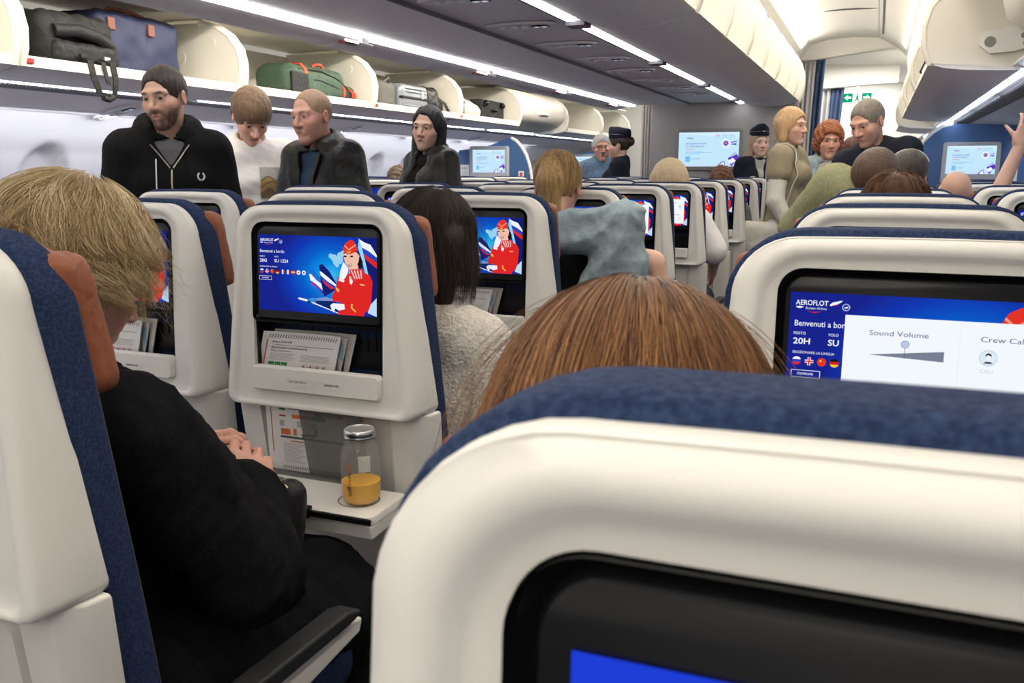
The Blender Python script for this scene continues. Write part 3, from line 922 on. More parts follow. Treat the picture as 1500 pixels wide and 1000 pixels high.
        pc.rect(.6, .19, .602, .88, EM(225, 236, 248))
        for u in (.697, .862):
            pc.disc(u, .365, .03, EM(190, 214, 234), asp); pc.disc(u, .365, .027, EM(222, 236, 248), asp)
        pc.disc(.697, .35, .010, HR, asp); pc.disc(.697, .36, .0085, PW, asp); pc.poly([(.681, .40), (.689, .388), (.705, .388), (.713, .40)], HR, 0)
        for s in (-1, 1): pc.poly([(.862 - .013, .365 + s * .022), (.862 - .010, .365 + s * .028), (.862 + .013, .365 - s * .022), (.862 + .010, .365 - s * .028)], HR, 1 if s < 0 else 0)
        pc.text('CALL', .672, .462, .024, GT, asp, width=.048); pc.text('CANCEL', .832, .462, .024, GT, asp, width=.078)
        for u in (.697, .862):
            pc.disc(u, .77, .03, EM(190, 214, 234), asp); pc.disc(u, .77, .027, EM(222, 236, 248), asp)
    o = pc.build(name, parent)
    return o


BND = lambda z: .028 + np.interp(z, [.2, .8, 1.22], [.095, .042, .0])       # front edge of the shell's side, above the rear plane
HW = lambda z: np.interp(z, [.4, .80, 1.13, 1.23], [.224, .224, .203, .189])


def ring(d, dz, yf, zb=.80, rT=.058, rB=.02, n=9, m=6, top=1.222):
    """rear-view outline of the upper shell inset by d (sides) and dz (top); yf(z) gives depth"""
    P = rr(HW(1.2) + .0 - d, HW(zb) - d, top - dz, zb + max(d, 0) * .5, rT - d * .6, rB, n, m, crown=.004)
    return [(x, float(yf(z)), z) for x, z in P]


seat_proto = empty('airline_seat')
mb = MB()
rings = [ring(-.017, -.002, lambda z: BND(z) + .012, rT=.06), ring(-.019, -.002, BND, rT=.06), ring(-.016, -.002, lambda z: BND(z) * .45 + .005, rT=.06), ring(-.008, -.001, lambda z: .010 + SLEAN(z)), ring(.002, .004, lambda z: .002 + SLEAN(z)), ring(.010, .010, lambda z: .0005 + SLEAN(z)),
         ring(.0165, .016, lambda z: .002 + SLEAN(z)), ring(.0205, .020, lambda z: .006 + SLEAN(z)), ring(.026, .026, lambda z: .0075 + SLEAN(z))]
op = [(x, .008 + SLEAN(z), z) for x, z in rr(.158, .158, 1.193, .842, .028, .008, 9, 6)]
op2 = [(x, .02 + SLEAN(z), z) for x, z in rr(.158, .158, 1.193, .842, .028, .008, 9, 6)]
mb.loft(rings + [op, op2])
mb.build('upper_shell', M_SHELL, seat_proto, smooth=50)
# black screen surround and literature pocket
mb = MB()
def bz(i, y): return [(x, y + SLEAN(z), z) for x, z in rr(.1575 - i, .1575 - i, 1.1925 - i, .985 + i * .6, .028 - i * .5, .010, 9, 6)]
mb.loft([bz(0, .004), bz(.001, .014), bz(.006, .019), bz(.0075, .0135), bz(.009, .012)], cap1=True, mat=0)
mb.box((0, .058, .936), (.315, .006, .10)); mb.box((0, .034, .846), (.315, .05, .006)); mb.box((0, .034, .983), (.315, .05, .005))
for sx in (-1, 1): mb.box((sx * .156, .034, .915), (.003, .05, .145))
for k in range(14): mb.box((-.13 + .02 * k, .054, .95), (.004, .004, .05))
bezel = mb.build('screen_surround', M_BLACK, seat_proto, smooth=40)
scr = screen_picture(None, name='screen', parent=seat_proto)
mb = MB()
LP = rr(.157, .157, .889, .838, .010, .008, 5, 4)
mb.loft([[(x, .012 + SLEAN(z), z) for x, z in LP], [(x, -.002 + SLEAN(z), z) for x, z in LP], [(x * .985, -.006 + SLEAN(z), .8635 + (z - .8635) * .9) for x, z in LP]], cap0=True, cap1=True)
lip = mb.build('pocket_lip', M_SHELL, seat_proto, smooth=40)
pc = Pic(lambda u, v, l: (u, -.0067 - .0001 * l + SLEAN(.86), v))
pc.fn = lambda u, v, l: (u, -.0067 - .00015 * l + SLEAN(.86), .8615 - v)
pc.rect(-.066, -.008, .066, .009, principled('label_plate', (.75, .73, .69), .4))
M_INK = principled('dark_ink', (.03, .03, .035), .6)
pc.text('Только для прессы', -.063, .002, .006, M_INK, width=.046); pc.text('Literature only', .027, .002, .006, M_INK, bold=.015, width=.036)
pc.build('pocket_label', lip)
# lower shell
mb = MB()
LO = lambda z: .014 + (.80 - z) * .12
def lring(d, yf, zt=.805, zb=.33):
    P = rr(.214 - d, .205 - d, zt, zb + d, .006, .03, 5, 8)
    return [(x, float(yf(z)), z) for x, z in P]
mb.loft([lring(-.036, lambda z: BND(z) + .004), lring(-.028, lambda z: LO(z) + .03), lring(-.004, lambda z: LO(z) + .003), lring(.004, LO), lring(.05, LO), lring(.056, lambda z: LO(z) + .012), lring(.062, lambda z: LO(z) + .014)], cap1=True)
lows = mb.build('lower_shell', M_SHELL2, seat_proto, smooth=40)
for sx in (-1, 1):
    MB().strap([(sx * .222, LO(z) + .022, z) for z in (.74, .6, .45, .36)], .008, .004, (0, 1, 0)).build('side_trim', M_METAL, seat_proto, smooth=40)
# stowed tray table
mb = MB()
TP = rr(.150, .146, .775, .47, .018, .02, 5, 4)
mb.loft([[(x * s, LO(z) + dy, .62 + (z - .62) * s) for x, z in TP] for s, dy in ((1, .02), (1, .004), (.985, -.001), (.93, .001))], cap1=True)
tray_st = mb.build('tray_table', M_SHELL2, seat_proto, smooth=40)
MB().box((0, .006, .788), (.05, .02, .012)).build('tray_latch', M_SHELL, tray_st, bevel=.003)
# blue back cushion
mb = MB()
def cring(d, yo, zb=.40):
    P = rr(HW(1.2) + .028 - d, HW(.6) + .022 - d, 1.231 - d, zb, .088 - d * .6, .03, 9, 10, crown=.004)
    return [(x, float(BND(z) + yo * (1 + .35 * np.clip(1.2 - z, 0, .5))), z) for x, z in P]
mb.loft([cring(.03, .0), cring(.010, .004), cring(.001, .008), cring(-.001, .016), cring(-.001, .046), cring(.002, .056), cring(.010, .062), cring(.028, .066), cring(.06, .080), cring(.10, .083)], cap0=True, cap1=True)
cush = mb.build('back_cushion', M_BLUE, seat_proto, smooth=60)
mb = MB()
mb.loft([cring(.0035, .0575), cring(.0045, .0600), cring(.0060, .0602)])
mb.build('seam', principled('seam_thread', (.045, .05, .085), .8), cush, smooth=60)
# brown headrest with folded wings
def hsdf(p):
    d = rbox((0, .105, 1.115), (.17, .028, .10), .026)(p)
    q = p.copy(); q[:, 1] -= np.clip((1.13 - p[:, 2]) * .22, -.02, .03)
    for s in (-1, 1):
        d = smin(d, rbox((s * .190, .112, 1.118), (.024, .036, .088), .022, rotm(0, 0, s * 12))(q), .02)
    for s in (-1, 1):
        d = d + .0025 * np.exp(-((p[:, 0] - s * .155) / .006) ** 2)
    return d - .0016 * vnoise(p, 60, 3) - .002 * np.exp(-((p[:, 2] - 1.055) / .02) ** 2) * vnoise(p * np.array((1, 1, 2.2)), 85, 6)
sdf_obj('headrest', hsdf, (-.25, .06, .99), (.25, .25, 1.25), .008, M_BROWN, seat_proto)
# seat pan, armrests, legs
def psdf(p):
    d = rbox((0, .40, .415), (.225, .255, .06), .045)(p)
    return d
sdf_obj('seat_cushion', psdf, (-.25, .12, .33), (.25, .68, .50), .015, M_BLUE, seat_proto)
for s in (1,):
    # arm pad and side panel of one armrest
    mb = MB(); A = [(.16, .560), (.20, .575), (.52, .568), (.56, .556), (.56, .546), (.52, .542), (.18, .545)]
    mb.prism(A, lambda a, b: (s * .265 - .022, a, b), lambda a, b: (s * .265 + .022, a, b), 0)
    A2 = [(.20, .545), (.50, .542), (.58, .530), (.57, .505), (.40, .49), (.36, .36), (.24, .36), (.18, .47)]
    mb.prism(A2, lambda a, b: (s * .265 - .012, a, b), lambda a, b: (s * .265 + .012, a, b), 1)
    mb.build('armrest', [M_BLACKM, M_SHELL2], seat_proto, smooth=30, bevel=.005)
for s in (-1, 1):
    mb = MB(); mb.box((s * .19, .36, .33), (.035, .46, .04)); mb.tube([(s * .19, .18, .33), (s * .19, .12, .02)], .018, 8); mb.tube([(s * .19, .50, .33), (s * .19, .56, .02)], .018, 8); mb.box((s * .19, .34, .012), (.04, .52, .024))
    mb.build('leg', principled('seat_frame', (.25, .25, .26), .4, .5, .8), seat_proto, smooth=40)

SEATS = {}
ROWN = ['first', 'second', 'third', 'fourth', 'fifth', 'sixth', 'seventh', 'eighth', 'ninth', 'tenth']
first_used = [False]


def put_seat(key, x, y, label, group, popup=None, seat_no=None, no_tray=False, lean=0):
    if not first_used[0]: o = seat_proto; first_used[0] = True
    else: o = copy_tree(seat_proto)
    o.location = (x, y, 0); tag(o, label, 'seat', group)
    SEATS[key] = o
    return o


def child(o, nm): return [c for c in o.children if c.name.split('.')[0] == nm][0]


GX, EX, DX = -1.058, -1.592, -2.124
CXs = {'C': -3.29, 'B': -3.81, 'A': -4.33}
HX, JX, KX = .064, .594, 1.124
GY = lambda k: 1.53 + .8 * k
HY = lambda k: .215 + .8 * k
put_seat('G0', GX, GY(0), 'airline seat whose welcome screen and open tray table hold the centre, juice bottle behind it', 'aisle seats of the centre block')
lab_g = {1: 'aisle seat with a lit welcome screen directly ahead of the dark haired woman', 2: 'aisle seat with the pale denim jacket hanging beside its white top', 3: 'aisle seat with a white menu panel on its screen beside the denim jacket',
         4: 'aisle seat with a white menu panel on its screen, next one beyond the denim jacket', 5: 'third from last aisle seat in the receding row beside the beige dressed woman', 6: 'second from last aisle seat in the receding row with small lit screen', 7: 'last aisle seat of the receding centre row, beside the woman in beige',
         8: 'foremost seat of the centre block aisle row before the bulkhead'}
put_seat('G-1', GX, .655, 'foreground seat at lower left with blue side, the blonde woman sitting in it', 'aisle seats of the centre block')
for k in range(1, 9): put_seat('G%d' % k, GX, GY(k), lab_g[k], 'aisle seats of the centre block')
for k in range(0, 9):
    put_seat('E%d' % k, EX, GY(k), ['middle seat beside the blonde woman, its blue edge and tan headrest wing showing'][k] if k == 0 else 'middle seat of the centre block, %s row ahead of the blonde woman' % ROWN[k], 'middle seats of the centre block')
for k in range(0, 9):
    put_seat('D%d' % k, DX, GY(k), 'left seat of the centre block, %s row counted from the blonde woman' % ROWN[k], 'left seats of the centre block')
for c, nm in (('C', 'aisle'), ('B', 'middle'), ('A', 'window')):
    for k in range(2, 9):
        put_seat('%s%d' % (c, k), CXs[c], GY(k) + .1, '%s seat of the left side block, %s row back from the blue partition' % (nm, ROWN[8 - k]), '%s seats of the left block' % nm)
lab_h = {0: 'large white and blue seatback in the right foreground, out of focus', 1: 'seat with settings menu open on its screen, ahead of the auburn hair', 2: 'seat top just ahead of the one with the settings menu'}
for k in range(0, 9):
    put_seat('H%d' % k, HX, HY(k), lab_h.get(k, 'aisle seat of the right block, %s row ahead of the foreground seatback' % ROWN[k - 1]), 'aisle seats of the right block')
for k in range(1, 9):
    put_seat('J%d' % k, JX, HY(k), 'middle seat of the right block, %s row back from the right partition' % ROWN[8 - k], 'middle seats of the right block')
for k in range(5, 9):
    put_seat('K%d' % k, KX, HY(k), 'window seat of the right block, %s row back from the right partition' % ROWN[8 - k], 'window seats of the right block')
for key in [k for k in SEATS if k[0] in 'DAH']:
    a = child(SEATS[key], 'armrest').copy(); COL.objects.link(a); a.parent = SEATS[key]; a.location = (-.53, 0, 0)
# screens with their own contents
scrA = screen_picture('20G'); scrB = screen_picture('20H', True)
for key, m in (('G0', scrA.data), ('H1', scrB.data), ('G3', scrB.data), ('G4', scrB.data), ('E2', scrB.data)):
    child(SEATS[key], 'screen').data = m
bpy.data.objects.remove(scrA); bpy.data.objects.remove(scrB)
pc = Pic(lambda u, v, l: (-SCR[0] + 2 * SCR[0] * u, .0105 - .00012 * l + SLEAN(SCR[1] - SCR[2] * v), SCR[1] - SCR[2] * v)); pc.rect(.02, .036, .98, 1, EM(30, 62, 214))
pl_ = pc.build('screen'); child(SEATS['H0'], 'screen').data = pl_.data; bpy.data.objects.remove(pl_)

# the open tray table of the centre seat (replaces its stowed one)
t = child(SEATS['G0'], 'tray_table')
for c in list(t.children): bpy.data.objects.remove(c)
bpy.data.objects.remove(t)
mb = MB()
TP = [(x - .005, y) for x, y in rr(.215, .215, -.005, -.150, .012, .016, 5, 4)]
TZ = .645
mb.loft([[(x * a, y * 1 + b, TZ + z) for x, y in TP] for a, b, z in ((.97, 0, -.020), (1, 0, -.016), (1, 0, -.003), (.993, 0, 0))], cap0=True, cap1=True)
tray = mb.build('tray_table', M_SHELL, SEATS['G0'], smooth=40)
mb = MB(); N = 40
for r0, r1 in ((.040, .0425),):
    a = [(.135 + r1 * math.cos(t), -.070 + r1 * math.sin(t), TZ + .0006) for t in np.linspace(0, 2 * PI, N + 1)[:-1]]
    b = [(.135 + r0 * math.cos(t), -.070 + r0 * math.sin(t), TZ + .0006) for t in np.linspace(0, 2 * PI, N + 1)[:-1]]
    mb.loft([a, b])
mb.build('cup_ring', principled('ring_ink', (.10, .095, .09), .6), tray, smooth=0)
mb = MB(); mb.box((0.012, -.154, TZ - .006), (.40, .006, .012)); mb.box((.06, -.153, TZ - .004), (.03, .016, .022))
mb.box((-.07, -.150, TZ - .022), (.12, .03, .016))
mb.build('hinge', M_BLACK, tray, smooth=0, bevel=.002)
mb = MB(); mb.prism([(-.150, TZ - .018), (-.146, TZ - .045), (-.02, TZ - .040), (.0, TZ - .018)], lambda a, b: (.0, a, b), lambda a, b: (.209, a, b)); mb.build('tray_leaf', M_SHELL2, tray, smooth=0, bevel=.003)
for s in (-1, 1):
    MB().prism([(-.05, TZ - .02), (.05, TZ - .02), (.11, .53), (.09, .52), (.04, .60), (-.05, TZ - .035)], lambda a, b: (s * .205 - .008, a, b), lambda a, b: (s * .205 + .008, a, b)).build('tray_arm', M_SHELL2, SEATS['G0'], smooth=0, bevel=.003)
# ================================================================== monitors on the bulkheads and partitions
def big_picture(fn, asp):
    pc = Pic(fn)
    BGc = emission('monitor_pale', srgb(196, 232, 252), 1.0); TXT = EM(60, 90, 190); RD = EM(225, 120, 140); LB2 = EM(130, 190, 235); WH2 = EM(250, 252, 255); PU = EM(96, 60, 190); DB = EM(30, 60, 200)
    pc.rect(0, 0, 1, 1, BGc)
    pc.poly([(0, 0), (1, 0), (1, .18), (0, .04)], EM(214, 240, 255)); pc.poly([(0, .96), (.5, .9), (1, .97), (1, 1), (0, 1)], EM(205, 225, 255))
    pc.rect(.135, .155, .24, .172, TXT, 1); pc.rect(.17, .185, .245, .20, RD, 0)
    for u0, v, w_, m in ((.61, .085, .08, RD), (.72, .085, .09, LB2), (.82, .085, .10, LB2), (.60, .135, .1, LB2), (.72, .135, .1, LB2), (.83, .135, .11, LB2)):
        pc.rect(u0, v, u0 + w_, v + .018, m, 0)
    pc.text('ВЫГОДНЫЙ СПОСОБ', .12, .35, .042, TXT, asp, .01, width=.345); pc.text('ПУТЕШЕСТВОВАТЬ', .12, .43, .042, TXT, asp, .01, width=.31)
    pc.rect(.12, .48, .27, .496, RD)
    for v, w_ in ((.56, .30), (.592, .44), (.624, .25), (.75, .15), (.78, .12)):
        pc.rect(.12 if v < .7 else .23, v, (.12 if v < .7 else .23) + w_, v + .013, LB2, 0)
    pc.rect(.12, .70, .205, .87, LB2)
    pc.disc(.785, .34, .075, WH2, asp); pc.disc(.785, .34, .064, EM(214, 228, 246), asp); pc.disc(.785, .325, .040, PU, asp); pc.disc(.785, .32, .02, RD, asp)
    pc.poly([(.865, .29), (.965, .27), (.955, .38), (.87, .36)], DB); pc.poly([(.868, .315), (.962, .30), (.96, .33), (.869, .338)], WH2)
    pc.poly([(.83, .75), (.96, .62), (1, .70), (1, .80), (.94, .87), (.90, 1), (.87, .95)], PU); pc.poly([(.83, .84), (.91, .75), (.96, .84), (.88, .93)], WH2); pc.poly([(.87, .68), (.94, .58), (.98, .64), (.86, .74)], EM(180, 195, 240), 0)
    pc.poly([(.66, .97), (.72, .86), (.78, .84), (.79, 1), (.66, 1)], EM(130, 130, 225)); pc.poly([(.70, .95), (.76, .86), (.78, 1), (.71, 1)], WH2)
    return pc


def monitor(name, label, cx, y, zc, w_, h_, fw, fh, fz, fmat, depth=.03):
    root = empty(name, (cx, y, zc)); tag(root, label, 'screen')
    mb = MB()
    O = lambda s, d: [(x * s, d, z) for x, z in rr(fw / 2, fw / 2, fz + fh / 2, fz - fh / 2, .025, .025, 5, 4)]
    I = [(x, -depth - .001, z) for x, z in rr(w_ / 2 + .008, w_ / 2 + .008, h_ / 2 + .008, -h_ / 2 - .008, .008, .008, 5, 4)]
    I2 = [(x * .99, -depth + .006, z * .99) for x, _, z in I]
    mb.loft([O(1, 0), O(1, -depth + .008), O(.97, -depth), I, I2], cap1=True)
    mb.build('frame', fmat, root, smooth=40)
    pc = big_picture(lambda u, v, l: (-w_ / 2 + w_ * u, -depth + .004 - .0004 * l, h_ / 2 - h_ * v), w_ / h_)
    pc.build('screen', root)
    return root


monitor('bulkhead_monitor', 'wide pale blue screen on the grey centre bulkhead behind the flight attendant', -1.585, 9.199, 1.497, .60, .335, .66, .41, 0, principled('bulk_frame', (.22, .22, .22), .4), .022)
M_MF = principled('monitor_frame_grey', (.42, .43, .45), .45)
monitor('wall_monitor', 'pale blue lit screen in grey frame on the left blue partition', -3.81, 8.799, 1.385, .37, .235, .45, .37, -.03, M_MF)
monitor('wall_monitor', 'pale blue lit screen in grey frame on the right blue partition', .70, 8.249, 1.375, .36, .225, .425, .345, -.03, M_MF)
monitor('wall_monitor', 'pale screen on the farther left partition beside the grey haired man', -3.80, 12.299, 1.36, .37, .235, .45, .37, -.03, M_MF)


def notice(x, y, z, w_, h_, label, kind):
    root = empty('notice_card', (x, y, z)); tag(root, label, 'notice')
    MB().box((0, -.003, 0), (w_, .005, h_)).build('card', M_WHITE, root, smooth=0)
    pc = Pic(lambda u, v, l: (-w_ / 2 + w_ * u, -.0057 - .0003 * l, h_ / 2 - h_ * v)); GR = principled('print_grey', (.25, .26, .28), .6)
    if kind == 0:
        for u in (.25, .5, .75): pc.poly([(u - .07, .30), (u, .14), (u + .07, .2), (u + .02, .33)], GR, 1 if u == .25 else 0)
        for k in range(6): pc.rect(.2 + .03 * abs(k - 2), .45 + .07 * k, .8 - .03 * abs(k - 2), .475 + .07 * k, principled('print_pale', (.5, .5, .54), .6), 0)
    else:
        pc.disc(.5, .5, .3, M_RED, w_ / h_ if False else 1); pc.rect(.3, .45, .7, .55, GR)
    pc.build('print', root)


notice(-4.10, 8.799, 1.27, .10, .16, 'white notice card beside the left partition screen', 0)
notice(-3.45, 8.799, 1.25, .06, .065, 'small white no smoking card at the right of the left partition', 1)
notice(.355, 8.249, 1.225, .055, .10, 'white notice card beside the right partition screen', 0)
notice(1.00, 8.249, 1.28, .09, .17, 'white notice card right of the right partition screen, behind the raised arm', 0)

# ================================================================== literature in the seat pockets
M_PAPER = principled('paper', (.62, .59, .56), .6)
M_PAPER2 = principled('paper_white', (.70, .69, .67), .5)
PG = principled('print_green', (.02, .22, .06), .5); PR = principled('print_red', (.42, .05, .05), .5); PO = principled('print_orange', (.55, .13, .03), .5); PD = principled('print_dark', (.05, .05, .06), .5); PL = principled('print_light', (.38, .37, .37), .5); PB = principled('print_navy', (.03, .04, .18), .5); PSK = principled('print_sky', (.35, .5, .65), .5)


def sheet(name, label, cat, loc, w_, h_, skew, bend, mat, tilt=0, group=None, th=.0025, nz=8, n=10):
    """one bent booklet standing in a pocket; returns root and mapping for prints (u, v in 0..1)"""
    root = empty(name, loc); tag(root, label, cat, group); root.rotation_euler = (math.radians(tilt), 0, 0)
    def pos(u, v, off):
        x = -w_ / 2 + w_ * u + skew * v; z = h_ * (1 - v)
        y = bend * (4 * u * (1 - u)) * (1 - v) - off
        return (x, y, z + .012 * (1 - v) * u * 0)
    mb = MB()
    f = [pos(i / n, j / nz, th) for j in range(nz + 1) for i in range(n + 1)]; b = [pos(i / n, j / nz, 0) for j in range(nz + 1) for i in range(n + 1)]
    q = lambda o: [(o + j * (n + 1) + i, o + j * (n + 1) + i + 1, o + (j + 1) * (n + 1) + i + 1, o + (j + 1) * (n + 1) + i) for j in range(nz) for i in range(n)]
    N = len(f); fs = q(0) + [tuple(reversed(t)) for t in q(N)]
    for j in range(nz):
        for i0 in (0, n): fs.append((j * (n + 1) + i0, (j + 1) * (n + 1) + i0, N + (j + 1) * (n + 1) + i0, N + j * (n + 1) + i0))
    for i in range(n):
        for j0 in (0, nz): fs.append((j0 * (n + 1) + i, j0 * (n + 1) + i + 1, N + j0 * (n + 1) + i + 1, N + j0 * (n + 1) + i))
    mb.add(f + b, fs)
    mb.build('pages', mat, root, smooth=40)
    return root, Pic(lambda u, v, l: pos(u, v, th + .0003 + .0001 * l))


def card_print(pc, lower=False):
    asp = 1.35
    if not lower:
        for k in range(27): pc.poly([(.09 + .033 * k, .05), (.10 + .033 * k, .05), (.088 + .033 * k, .125), (.078 + .033 * k, .125)], PD, 1 if k == 0 else 0)
        pc.poly([(.06, .15), (.075, .15), (.075, 1), (.06, 1)], PO, 0)
        pc.text('Airbus A350-900', .13, .225, .038, PB, asp, .01, width=.25)
        pc.rect(.13, .262, .93, .270, PD, 0)
        pc.text('Инструкция по безопасности', .13, .345, .045, PD, asp, .012, width=.46); pc.text('Safety instructions', .13, .405, .038, PD, asp, width=.26)
        for k in range(6): pc.rect(.13, .44 + .026 * k, .46 - .02 * (k % 3), .448 + .026 * k, PL, 0); pc.rect(.53, .44 + .026 * k, .92 - .03 * (k % 2), .448 + .026 * k, PL, 0)
        for k, t in enumerate(('1-2', '3-4', 'Pax')): pc.rect(.13 + .085 * k, .62, .205 + .085 * k, .74, PG, 1 if k == 0 else 0); 
        for k, t in enumerate(('1-2', '3-4', 'Pax')): pc.text(t, .145 + .085 * k, .70, .035, M_PAPER2, asp, width=.045)
        for k in range(4):
            u = .60 + .088 * k; pc.disc(u, .68, .038, PR, asp, up=1 if k == 0 else 0)
        for k in range(4): pc.disc(.60 + .088 * k, .68, .033, M_PAPER2, asp, up=1 if k == 0 else 0)
        for k in range(4): pc.poly([(.58 + .088 * k, .66), (.59 + .088 * k, .65), (.622 + .088 * k, .70), (.612 + .088 * k, .71)], PR, 1 if k == 0 else 0); pc.poly([(.595 + .088 * k, .655), (.61 + .088 * k, .66), (.60 + .088 * k, .70), (.585 + .088 * k, .69)], PD, 0)
    else:
        pc.rect(.06, 0, .072, .80, PO)
        for k in range(9): pc.rect(.15, .02 + .02 * k, .42 + .02 * (k % 3), .027 + .02 * k, PL, 0)
        pc.rect(.17, .215, .25, .285, PG); pc.text('Gate', .18, .26, .02, M_PAPER2, 1.0, width=.05)
        for k in range(2): pc.rect(.28, .235 + .022 * k, .43, .243 + .022 * k, PD, 0)
        pc.rect(.17, .34, .25, .36, PR, 0); pc.rect(.33, .325, .55, .37, PO, 0); pc.rect(.56, .325, .75, .37, PG, 0)
        for u in (.20, .42, .60): pc.rect(u - .03, .40, u + .03, .47, PL, 1 if u == .2 else 0)
        pc.rect(.18, .50, .30, .57, PO); pc.rect(.34, .49, .38, .57, PO, 0); pc.poly([(.42, .545), (.60, .53), (.61, .46), (.64, .46), (.63, .555), (.60, .56), (.58, .60), (.56, .60), (.57, .56), (.48, .57), (.46, .60), (.44, .60), (.45, .565)], PD, 0)
        pc.rect(.17, .585, .98, .61, PD, 0); pc.rect(.30, .635, .46, .647, PR, 0)
        for k in range(14): pc.rect(.20, .67 + .017 * k, .48 - .03 * (k % 4), .676 + .017 * k, PL, 0); pc.rect(.58, .67 + .017 * k, .92 - .03 * (k % 3), .676 + .017 * k, PL, 0)
        for k in range(26): pc.poly([(.18 + .03 * k, .94), (.188 + .03 * k, .94), (.195 + .03 * k, .975), (.187 + .03 * k, .975)], PD, 0)
        pc.rect(.5, .08, .95, .15, PL, 0)
        for k in range(7): pc.rect(.52 + .06 * k, .085, .555 + .06 * k, .145, PR if k % 2 else PO, 1 if k == 0 else 0)
        for u in (.74, .86): pc.disc(u, .215, .045, PR, .8)
        for u in (.74, .86): pc.disc(u, .215, .037, M_PAPER, .8, up=1 if u == .74 else 0)
        pc.rect(.62, .275, .98, .32, PL)
        for u in (.66, .92): pc.disc(u, .295, .035, PR, .8, up=1 if u == .66 else 0)


def pocket_set(key, who, full=True):
    o = SEATS[key]; x, y = o.location.x, o.location.y
    r, pc = sheet('magazine', 'pale magazine behind the safety card of the %s' % who, 'magazine', (x - .03, y + .043, .852), .205, .108, -.03, .006, M_PAPER)
    pc.poly([(.55, .10), (.90, .12), (.95, .9), (.7, .5)], PB); pc.build('cover_print', r)
    r, pc = sheet('brochure', 'thin patterned brochure in the pocket of the %s' % who, 'brochure', (x - .038, y + .034, .852), .19, .100, -.03, .005, M_PAPER2)
    pc.poly([(.80, .06), (.97, .12), (1, .5), (.86, .3)], PSK); pc.poly([(.82, .35), (.93, .45), (.99, .75), (.9, .9)], PL, 0); pc.build('cover_print', r)
    r, pc = sheet('safety_card', 'white safety card in the pocket of the %s' % who, 'safety card', (x - .048, y + .020, .852), .195, .106, -.028, .008, M_PAPER2)
    card_print(pc); pc.build('card_print', r)


pocket_set('G0', 'open tray seat')
pocket_set('G1', 'welcome screen seat beyond the dark hair')
pocket_set('E0', 'seat beside the blonde')
# second, lower pocket of the seat with the open tray: a card behind a smoky clear band
o = SEATS['G0']; x, y = o.location.x, o.location.y
r, pc = sheet('magazine', 'magazine edges showing behind the card in the lower pocket above the open tray', 'magazine', (x - .012, y + .0285, .648), .19, .20, -.01, .0, M_PAPER, 6.8)
pc.poly([(.80, .05), (.90, .15), (.88, .5), (.82, .4)], PD); pc.build('cover_print', r)
r, pc = sheet('safety_card', 'tall printed card in the lower pocket behind the juice bottle', 'safety card', (x - .036, y + .0245, .648), .205, .20, -.012, .0, M_PAPER2, 6.8)
card_print(pc, True); pc.build('card_print', r)
m = principled('smoky_film', (.16, .16, .15), .25, .5); nt = m.node_tree
b = nt.nodes['Principled BSDF']; b.inputs['Alpha'].default_value = .5
r = empty('pocket_film', (x + .018, y + .0185, .648)); r.rotation_euler = (math.radians(6.8), 0, 0)
tag(r, 'smoky translucent band across the card in the lower pocket above the tray', 'film')
MB().prism([(-.062, 0), (.088, 0), (.084, .20), (-.075, .20)], lambda a, b: (a, 0, b), lambda a, b: (a, .0012, b)).build('film', m, r, smooth=0)

# ================================================================== bottle of orange juice
bx, by = -.912, 1.452
bt = empty('juice_bottle', (bx, by, TZ)); tag(bt, 'clear glass bottle half full of orange juice with silver lid on the open tray', 'bottle')
M_GLASS = principled('clear_plastic', (.45, .46, .46), .05, 1.0); M_GLASS.node_tree.nodes['Principled BSDF'].inputs['Alpha'].default_value = .13
prof = [(.026, .0015), (.033, .004), (.0385, .014), (.040, .024), (.0402, .060), (.0398, .095), (.037, .112), (.031, .124), (.0275, .130), (.0270, .136), (.0270, .146)]
inn = [(r - .0016, z + (.0016 if i < 2 else 0)) for i, (r, z) in enumerate(prof)]
MB().lathe(prof + [(.0254, .146)] + inn[::-1], n=48, cap0=True, cap1=True).build('glass', M_GLASS, bt, smooth=50)
JM = principled('orange_juice', (1.0, .53, .004), .35, .3, noise=(40, (1.0, .47, .004), .4, .7)); 
MB().lathe([(.024, .0032), (.031, .0055), (.0365, .0145), (.0382, .024), (.0384, .0455), (.0384, .047), (.034, .0475)], n=48).build('juice', JM, bt, smooth=50)
MB().lathe([(.0275, .136), (.0305, .1365), (.0312, .139), (.0303, .1405), (.0303, .142), (.0312, .1435), (.0312, .148), (.0302, .152), (.0285, .1535), (.0262, .1537), (.0255, .1525), (.0, .1522)], n=48, cap1=False).build('lid', M_METAL, bt, smooth=50)
pc = Pic(lambda u, v, l: (.0404 * math.sin(u), -.0404 * math.cos(u), v))
def vert_text(t, ang, z0, hgt, m, L):
    vs, fs = text_mesh(t, .01, 0); k = hgt / .73; Wd = max(p[0] for p in vs); out = []
    for p in vs:
        a = ang - p[1] * k / .0404; z = z0 + p[0] / Wd * L
        out.append((.0404 * math.sin(a), -.0404 * math.cos(a), z))
    pc.mb.add(out, fs, pc.mi(m))
ORG = principled('orange_ink', (.75, .16, .02), .5)
vert_text('coff', .06, .026, .0095, M_INK, .020); vert_text('ee', .06, .0475, .0095, ORG, .013); vert_text('m', .06, .062, .0095, M_INK, .010); vert_text('ania', .06, .0735, .0095, ORG, .020)
pc.build('lettering', bt)
pc = Pic(lambda u, v, l: (.0404 * math.sin(u), -.0404 * math.cos(u), v))
for k in range(6): pc.poly([(.45 + .1 * k, .075), (.55 + .1 * k, .075), (.55 + .1 * k, .108), (.45 + .1 * k, .108)], principled('bottle_label', (.62, .60, .54), .6), 0)
pc.rect(.72, .092, .78, .0935, M_INK)
pc.build('paper_label', bt)
